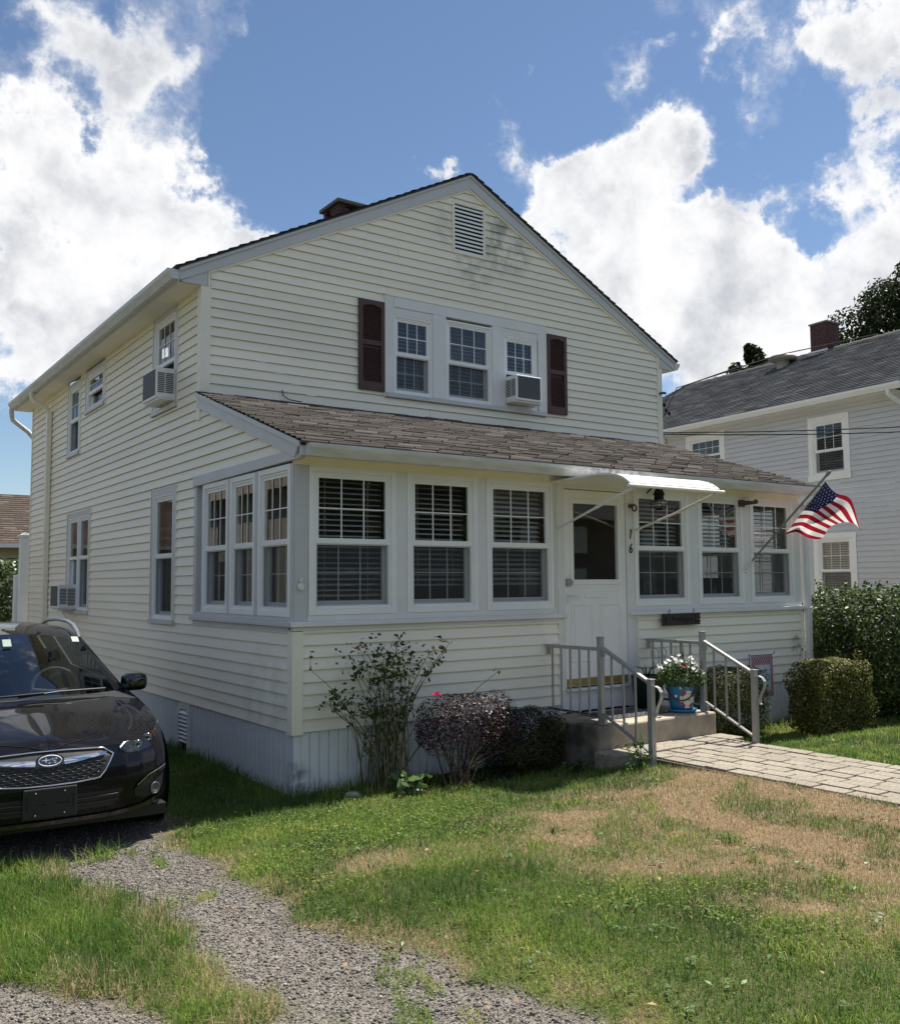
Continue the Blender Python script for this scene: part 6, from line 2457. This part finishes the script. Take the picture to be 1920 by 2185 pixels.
rb = shrub('reddish_shrub', 'low rounded shrub with purplish red leaves under the porch windows', 'shrub', (1.48, -.42, .50), (.50, .32, .29), 9000, .022, barberry, 2.6, .2, 6., .16, 0, zmin=-.75)
mb = MB()
for k in range(26):
    a, q = rng.uniform(0, 2 * np.pi), rng.uniform(.25, .95)
    b0 = Vector((1.36 + rng.normal(0, .07), -.42 + rng.normal(0, .05), 0))
    e = Vector((1.48 + .48 * q * math.cos(a), -.42 + .3 * q * math.sin(a), rng.uniform(.30, .62)))
    mid = b0.lerp(e, .45) + Vector((rng.normal(0, .03), rng.normal(0, .03), .03))
    mb.tube([b0, mid, e], [.010, .007, .003], 5)
mb.build('stem', trunk_m, rb)

# leggy rose
rs = thing('rose_bush', (.80, -.14, 0), 'leggy rose bush with bare canes at the left front corner', 'shrub')
canes = MB()
LP, LN, LT = [], [], []
for k in range(58):
    b0 = np.array([.80 + rng.normal(0, .085), -.20 + rng.normal(0, .06), 0.0])
    a = rng.uniform(0, 2 * np.pi)
    spread = rng.uniform(.08, .56) if k > 10 else rng.uniform(.0, .3)
    e = np.array([.74 + spread * 1.15 * math.cos(a), -.24 + .30 * spread * math.sin(a) - .02, rng.uniform(.75, 1.30) - spread * .22])
    if k == 0:
        e = np.array([.02, -.27, 1.05])
    if k == 1:
        e = np.array([1.42, -.22, 1.20])
    if k == 2:
        e = np.array([.22, -.24, .78])
    if k == 3:
        e = np.array([1.86, -.36, .93])
    c1 = b0 + (e - b0) * np.array([.25, .25, .55]) + rng.normal(0, .03, 3)
    pts = []
    for t in np.linspace(0, 1, 9):
        p = b0 * (1 - t) ** 2 + 2 * c1 * t * (1 - t) + e * t * t
        pts.append(p + rng.normal(0, .006, 3))
    if k < 38:
        canes.tube(pts, [.0085 * (1 - .75 * t) for t in np.linspace(0, 1, 9)], 5)
    else:
        canes.tube(pts[:6], [.007 * (1 - .6 * t) for t in np.linspace(0, 1, 6)], 5)
        continue
    for s in range(3 if spread > .1 else 5):
        i = rng.integers(4, 9) if s else 8
        p = np.array(pts[min(i, 8)])
        d = np.array([rng.normal(0, .8), rng.normal(0, .5) - .1, rng.uniform(-.1, .7)])
        d = d / np.linalg.norm(d) * rng.uniform(.06, .18)
        canes.tube([p, p + d * .5 + rng.normal(0, .01, 3), p + d], [.003, .002, .0012], 4)
        nl = rng.integers(5, 10)
        for q in range(nl):
            LP.append(p + d * (q + 1) / nl + rng.normal(0, .022, 3))
            LN.append(rng.normal(0, .7, 3) + np.array([0, -.3, .5]))
            top = (p[2] + d[2] > 1.12) and rng.uniform() < .55
            LT.append(rng.uniform(.85, 1.0) if top else rng.uniform(0, .62))
canes.build('cane', stem_m, rs, kind='stuff')
LP = np.array(LP)
# fuller leaf tuft in the middle
m_ = 260
Q = np.array([.75, -.24, 1.06]) + rng.normal(0, 1, (m_, 3)) * np.array([.24, .12, .10])
leaves('foliage', np.concatenate([LP, Q]), np.concatenate([np.array(LN), rng.normal(0, .8, (m_, 3)) + np.array([0, -.3, .4])]), .042, rose_lf, rs, .58,
       tone=np.concatenate([np.array(LT), rng.uniform(0, .7, m_)]))
rc = Vector((1.07, -.52, .80))
mb = MB()
for l in range(3):
    for k in range(6):
        a = k * math.pi / 3 + l * .5
        r, h = .010 + .011 * l, .022 - .008 * l
        n_ = Vector((math.cos(a), math.sin(a), 0))
        tng = Vector((-math.sin(a), math.cos(a), 0))
        c = rc + n_ * r * .7
        mb.add([c - tng * .012, c + tng * .012, c + tng * .013 + n_ * r * .6 + Vector((0, 0, h)), c - tng * .013 + n_ * r * .6 + Vector((0, 0, h))], [(0, 1, 2, 3)])
mb.build('rose_flower', leafmat('pink_petal', (.55, .02, .12), (.65, .04, .18), .3), rs)

# weeds
def weed(label, c, h, n, size, m, spread=.10):
    t = thing('weed', c, label, 'weed')
    mb = MB()
    P, N = [], []
    for k in range(max(3, n // 14)):
        a = rng.uniform(0, 2 * np.pi)
        e = Vector(c) + Vector((spread * math.cos(a), spread * math.sin(a), h * rng.uniform(.5, 1)))
        mb.tube([c, Vector(c).lerp(e, .5) + Vector((0, 0, h * .1)), e], [.005, .004, .002], 5)
        for q in range(14):
            f = rng.uniform(.25, 1)
            p = Vector(c).lerp(e, f)
            P.append(np.array(p) + rng.normal(0, size * .5, 3))
            N.append(rng.normal(0, .5, 3) + np.array([0, -.2, .7]))
    mb.build('stem', m, t)
    leaves('foliage', np.array(P), np.array(N), size, m, t, .42)
    return t


weed('leafy green weed growing at the foot of the left hand rail', (2.60, -1.36, .12), .30, 90, .055, weed_lf, .13)
weed('broad leaved green weed in front of the rose canes', (.78, -.52, .03), .13, 40, .12, weed_lf, .08)
weed('low dark weed beside the shaded side of the stoop', (2.35, -.75, .02), .22, 60, .06, privet, .16)
o = MB().tube([(7.40, -1.02, 0), (7.62, -1.0, .45), (7.86, -.98, .92)], .008, 6).build('garden_stake', mat('pale_cane', (.42, .34, .22), .7))
tag(o, 'thin pale cane leaning in front of the tall dark shrub', 'stake')
o = MB()
for q in range(1):
    o.lathe([(0, 0), (.05, .0), (.07, .02), (.05, .045), (0, .05)], (.36, -.34, .01), 9)
o = o.build('stone', mat('pale_stone', (.35, .33, .29), .9, .2, 20))
tag(o, 'flat pale stone in the grass near the porch corner', 'stone')


def tree(name, label, base, h, cr, cz, n, size, m, trunk_r=.3, clumps=40, group=None, squash=1.0):
    t = thing(name, base, label, 'tree', group)
    b0 = np.array(base)
    mb = MB()
    mb.tube([b0, b0 + [0, 0, h * .3], b0 + [.2, .1, h * .55], b0 + [.1, 0, h * .9]], [trunk_r, trunk_r * .8, trunk_r * .5, trunk_r * .1], 8)
    C = []
    for k in range(clumps):
        d = rng.normal(0, 1, 3)
        d /= np.linalg.norm(d)
        q = rng.uniform(.45, 1.0)
        c = b0 + np.array([0, 0, cz]) + d * np.array(cr) * q
        C.append(c)
        if k % 2 == 0:
            mb.tube([b0 + [0, 0, h * rng.uniform(.3, .6)], (b0 + [0, 0, cz * .9] + c) / 2, c], [trunk_r * .3, trunk_r * .18, .02], 5)
    mb.build('trunk', trunk_m, t)
    C = np.array(C)
    idx = rng.integers(0, len(C), n)
    d = unit(rng.normal(0, 1, (n, 3)))
    rad = cr[0] * rng.uniform(.16, .34, len(C))[idx] * rng.uniform(.3, 1, n) ** .5
    P = C[idx] + d * rad[:, None] * np.array([1, 1, .7 * squash])
    leaves('crown', P, d, size, m, t, .7)
    return t


lh = thing('white_gabled_house', (-12, 17, 0), 'beige house with a brown roof beyond the drive', 'house')
mb = MB()
mb.box(-17, -8, 11, 24, 0, 4.6)
mb.add([(-17, 11, 4.6), (-8, 11, 4.6), (-12.5, 11, 7.2), (-17, 24, 4.6), (-8, 24, 4.6), (-12.5, 24, 7.2)], [(0, 1, 2), (3, 4, 5)])
mb.build('wall', mat('beige_clapboard', (.34, .32, .27), .7, .1, 3), lh)
mb = MB()
mb.quad((-17.4, 10.6, 4.45), (-12.5, 10.6, 7.3), (-12.5, 24.4, 7.3), (-17.4, 24.4, 4.45))
mb.quad((-7.6, 10.6, 4.45), (-12.5, 10.6, 7.3), (-12.5, 24.4, 7.3), (-7.6, 24.4, 4.45))
mb.build('roof', roof_brown, lh)
for yy in (12.5, 15.5, 18.5, 21.5):
    for zz in (1.2, 3.1):
        MB().box(-8.0, -7.97, yy, yy + 1.0, zz, zz + 1.3).build('window', dark_m, lh)
tree('oak_tree', 'large dark leafy tree behind the chimney of the grey house', (33.8, 11.0, 0), 15, (5.2, 5.2, 4.8), 9.7, 120000, .15, oak_lf, .4, 130)
tree('cedar_tree', 'small pointed tree top showing above the grey roof ridge', (26.2, 15.0, 0), 10.4, (1.1, 1.1, 2.6), 8.0, 4200, .22, oak_lf, .15, 26, squash=2.2)
tree('cedar_tree', 'smaller pointed tree top left of the other above the grey roof', (24.6, 15.6, 0), 9.6, (.8, .8, 2.2), 7.4, 2600, .2, oak_lf, .12, 20, squash=2.2)
tree('maple_tree', 'dark tree top just above the brown roof far behind', (.8, 45, 0), 8, (4, 4, 2.6), 5.2, 5000, .4, oak_lf, .3, 30)
shrub('back_hedge', 'sunlit green hedge behind the white fence post at the far left', 'hedge', (.6, 20.3, 1.1), (2.6, .8, 1.3), 16000, .12, leafmat('hedge_leaf', (.03, .055, .018), (.10, .15, .04), .3, .35), 4., .12, 2.0, .1, 6)
for k, (tx_, ty_) in enumerate(((-9, -33), (12, -32), (19, -30), (47, -31))):  # out of view, added to darken the reflections in the front windows
    tree('added_street_tree', ('unseen leafy tree added across the street opposite the drive', 'unseen leafy tree added across the street opposite the porch', 'unseen leafy tree added across the street beside the brick house', 'unseen leafy tree added across the street beyond the brick house')[k], (tx_, ty_, 0), 11, (5.4, 4.6, 4.8), 5.4, 22000, .30, oak_lf, .3, 90)
oh = thing('added_brick_house', (33, -34, 0), 'unseen dark brick house added across the street', 'house')  # out of view, added so the door glass reflects a dark wall
mb = MB()
mb.box(25, 42, -40, -30, 0, 5.2)
mb.build('wall', mat('dark_brick_wall', (.10, .06, .05), .9, .2, 3), oh)
mb = MB()
mb.quad((24.5, -29.4, 5.1), (42.5, -29.4, 5.1), (42.5, -35, 8), (24.5, -35, 8))
mb.quad((24.5, -40.6, 5.1), (42.5, -40.6, 5.1), (42.5, -35, 8), (24.5, -35, 8))
mb.build('roof', roof_dark, oh)
for xx in (27, 30.5, 36, 39.5):
    for zz in (1.1, 3.3):
        MB().box(xx, xx + 1.1, -30, -29.95, zz, zz + 1.4).build('window', white_vinyl, oh)
# far woods round the neighbourhood
wp_ = []
for a in np.linspace(0, 2 * np.pi, 90)[:-1]:
    r = 75 + 14 * math.sin(5 * a)
    for k in range(5):
        wp_.append((r * math.sin(a) + rng.normal(0, 4), r * math.cos(a) + rng.normal(0, 4), rng.uniform(1.2, 6.2)))
wp_ = np.array(wp_)
n = 70000
i_ = rng.integers(0, len(wp_), n)
d = unit(rng.normal(0, 1, (n, 3)))
o = leaves('far_woods', wp_[i_] + d * (rng.uniform(.4, 1, n) ** .5)[:, None] * np.array([3.6, 3.6, 2.2]), d, .55, oak_lf, None, .8)

# ------------------------------------------------------------------ lawn
green_lf = leafmat('lawn_blade', (0.045, 0.100, 0.026), (0.165, 0.265, 0.045), .45, .6, (0.44, 0.45, 0.12))
dry_lf = leafmat('straw_blade', (0.25, 0.18, 0.105), (0.48, 0.37, 0.23), .35, .6, (0.62, 0.52, 0.36))


def blades(name, x, y, L, wd, m, tone, lean=.5):
    n = len(x)
    z = hgt(x, y) - .004
    a = rng.uniform(0, 2 * np.pi, n)
    b = a + np.pi / 2 + rng.normal(0, .5, n)
    s = np.stack([np.cos(a), np.sin(a), np.zeros(n)], 1) * (wd * .5)[:, None]
    ld = np.stack([np.cos(b), np.sin(b), np.zeros(n)], 1)
    le = np.abs(rng.normal(lean * .75, lean * .55, n)).clip(0, 1.65)
    P0 = np.stack([x, y, z], 1)
    th1, th2 = le * .5, le * 1.35
    P1 = P0 + ld * (L * .5 * np.sin(th1))[:, None] + np.array([0, 0, 1.]) * (L * .5 * np.cos(th1))[:, None]
    P2 = P1 + ld * (L * .5 * np.sin(th2))[:, None] + np.array([0, 0, 1.]) * (L * .5 * np.cos(th2))[:, None]
    V = np.stack([P0 - s, P0 + s, P1 + s * .8, P1 - s * .8, P2 + s * .12, P2 - s * .12], 1).reshape(-1, 3)
    k = (np.arange(n) * 6)[:, None]
    F = np.stack([np.concatenate([k, k + 1, k + 2, k + 3], 1), np.concatenate([k + 3, k + 2, k + 4, k + 5], 1)], 1).reshape(-1, 4)
    return fastmesh(name, V, F, m, None, np.repeat(tone, 2), 'stuff')


n = 1250000
x = rng.uniform(-4.5, 10.5, n)
y = rng.uniform(-6.2, 3.2, n)
dist = np.hypot(x - CAM.x, y - CAM.y)
keep = rng.uniform(0, 1, n) < np.clip((5.0 / dist) ** 1.2, .12, 1)
keep &= infrustum(x, y, np.full(n, .06), .10) | (infrustum(x, y, np.full(n, .06), .5) & (rng.uniform(0, 1, n) < .4))
# nothing grows under the house, stoop, path
keep &= ~((x > -.02) & (x < 6.98) & (y > .0))
keep &= ~((x > 2.6) & (x < 4.28) & (y > -1.13))
keep &= ~((x > 12.7) & (y > 1.5))
x, y, dist = x[keep], y[keep], dist[keep]
edge = .05 * (vnoise(x, y, 5) - .5)
onpath = (x > PATH_X[0] + edge * 3 + .05 * sstep((vnoise(x, y, 2.2) - .5) / .2)) & (x < PATH_X[1] + edge) & (y < -1.1)
joint = (np.abs((((x - PATH_X[0]) / pw_ + .5) % 1) - .5) < .07) & (vnoise(x, y, 6) > .62)
g, dr_ = zones(x, y)
pk = rng.uniform(0, 1, len(x))
tuft = (vnoise(x, y, 4.2) > np.where(y < -3.3, .66, .80)) & (vnoise(x + 3, y, 13) > .5) & (g > .5) & (x > -1.9)
keep = ((pk > g * 1.25) & ~onpath) | (onpath & joint & (pk < .55)) | (tuft & (pk < .8))
# the shaded strip of drive beside the house stays thin, bare soil under the bushes
keep &= ~((y > -.55) & (y < 0) & (x > .9) & (x < 2.62) & (pk < .75))
keep &= ~((x > -4.2) & (x < -1.2) & (y > -.8) & (y < 4))
x, y, dist, g, dr_, tuft = x[keep], y[keep], dist[keep], g[keep], dr_[keep], tuft[keep]
n = len(x)
clump = vnoise(x, y, 2.3) * .6 + vnoise(x, y, 8) * .4
L = .018 + .050 * clump ** 1.5 + rng.gamma(2, .006, n)
instrip = (x < -1.6) & (y < .5)
L = np.where(instrip, L * 1.5 + .06 * clump, L)
wall = np.minimum(np.abs(y + .05) + 9 * ((x < -.1) | (x > 7)), np.abs(x + .05) + 9 * (y < 0))
L = np.where((wall < .22) & (rng.uniform(0, 1, n) < .35), L + rng.uniform(.03, .14, n), L)
L = np.where(dr_ > .5, L * .8, L)
wd = (.0028 + .0022 * rng.uniform(0, 1, n)) * np.clip(dist / 6.0, .85, 2.2)
isdry = rng.uniform(0, 1, n) < dr_ * .90 + .04 + .16 * sstep((x + .5) / 2.0) * vnoise(x, y, 3.7)
# some straw lies in the green parts, some green survives in the dry
kd = isdry
yel = sstep((vnoise(x + 20, y, 1.5) - .5) / .25)
tone = np.clip(.02 + .62 * (vnoise(x + 11, y, 1.9) * .6 + vnoise(x, y + 3, 5.5) * .4) + .26 * yel + rng.normal(0, .13, n) + .25 * tuft, 0, 1)
blades('grass', x[~kd], y[~kd], L[~kd], wd[~kd], green_lf, tone[~kd], 1.05)
blades('dry_grass', x[kd], y[kd], L[kd] * .95, wd[kd] * .8, dry_lf, rng.beta(2, 2, kd.sum()), 1.0)
# thicker tufts standing in the turf
m_ = 620
tx0, ty0 = rng.uniform(-2.6, 7, m_), rng.uniform(-5.4, -.3, m_)
g2, d2 = zones(tx0, ty0)
kk = (g2 < .45) & (rng.uniform(0, 1, m_) < np.where(d2 > .5, .35, .75)) & ~((tx0 > 2.6) & (tx0 < 4.4) & (ty0 > -6)) & ~((tx0 < -1.2) & (ty0 > -.8))
tx0, ty0 = tx0[kk], ty0[kk]
rep_ = 44
X_ = np.repeat(tx0, rep_) + rng.normal(0, .035, len(tx0) * rep_)
Y_ = np.repeat(ty0, rep_) + rng.normal(0, .035, len(tx0) * rep_)
tt = np.repeat(rng.uniform(.05, .85, len(tx0)), rep_) + rng.normal(0, .1, len(X_))
blades('grass_tuft', X_, Y_, np.repeat(rng.uniform(.05, .10, len(tx0)), rep_) * rng.uniform(.6, 1.2, len(X_)), np.full(len(X_), .0042), green_lf, np.clip(tt, 0, 1), 1.0)
# flat weed rosettes and a few dead leaves
m_ = 300
wx, wy = rng.uniform(-2.5, 6, m_), rng.uniform(-5.2, -.4, m_)
g2, d2 = zones(wx, wy)
kk = (g2 < .6) & ~((wx > 2.5) & (wx < 4.5)) & ~((wx < -1.2) & (wy > -.8))
wx, wy = wx[kk], wy[kk]
X_ = np.repeat(wx, 9) + rng.normal(0, .028, len(wx) * 9)
Y_ = np.repeat(wy, 9) + rng.normal(0, .028, len(wx) * 9)
leaves('lawn_weed', np.stack([X_, Y_, hgt(X_, Y_) + .03], 1), np.tile([0, 0, 1.], (len(X_), 1)), .034, weed_lf, None, .42, up=2)
m_ = 260
X_, Y_ = rng.uniform(-3, 7, m_), rng.uniform(-5.4, -.3, m_)
leaves('dead_leaf_litter', np.stack([X_, Y_, hgt(X_, Y_) + rng.uniform(.015, .04, m_)], 1), np.tile([0, 0, 1.], (m_, 1)), .032, leafmat('dead_leaf', (.10, .06, .03), (.24, .15, .07), .2, .8, (.38, .27, .15)), None, .6, up=2)
# long seed stalks
m_ = 420
xs_, ys_ = rng.uniform(-3, 6, m_), rng.uniform(-5, -.05, m_)
g2, d2 = zones(xs_, ys_)
kk = (((xs_ < -1.7) & (rng.uniform(0, 1, m_) < .9)) | ((ys_ > -.8) & (xs_ > -.3)) | (rng.uniform(0, 1, m_) < .12)) & (g2 < .4) & ~((xs_ > 2.5) & (xs_ < 4.4))
kk &= ~((xs_ > -4.2) & (xs_ < -1.2) & (ys_ > -.8))
blades('seed_grass', xs_[kk], ys_[kk], rng.uniform(.12, .24, kk.sum()), np.full(kk.sum(), .0032), green_lf, rng.uniform(.5, 1, kk.sum()), .6)
# clover in the greenest corner of the lawn
m_ = 14000
cx_, cy_ = rng.uniform(-1.3, 2.6, m_), rng.uniform(-4.6, -.7, m_)
g2, d2 = zones(cx_, cy_)
kk = (g2 < .3) & (d2 < .35) & (vnoise(cx_ + 40, cy_, 1.3) > .48) & infrustum(cx_, cy_, np.full(m_, .05))
cx_, cy_ = cx_[kk], cy_[kk]
P = np.stack([cx_, cy_, hgt(cx_, cy_) + rng.uniform(.02, .055, len(cx_))], 1)
leaves('clover', P, np.tile([0, 0, 1.], (len(P), 1)), .017, leafmat('clover_leaf', (.08, .13, .025), (.17, .25, .045), .45, .8, (.28, .33, .08)), None, .85, up=1.5)
print('tris', sum(len(o.data.polygons) * (2 if o.data.polygons and len(o.data.polygons[0].vertices) == 4 else 1) for o in bpy.data.objects if o.type == 'MESH'))
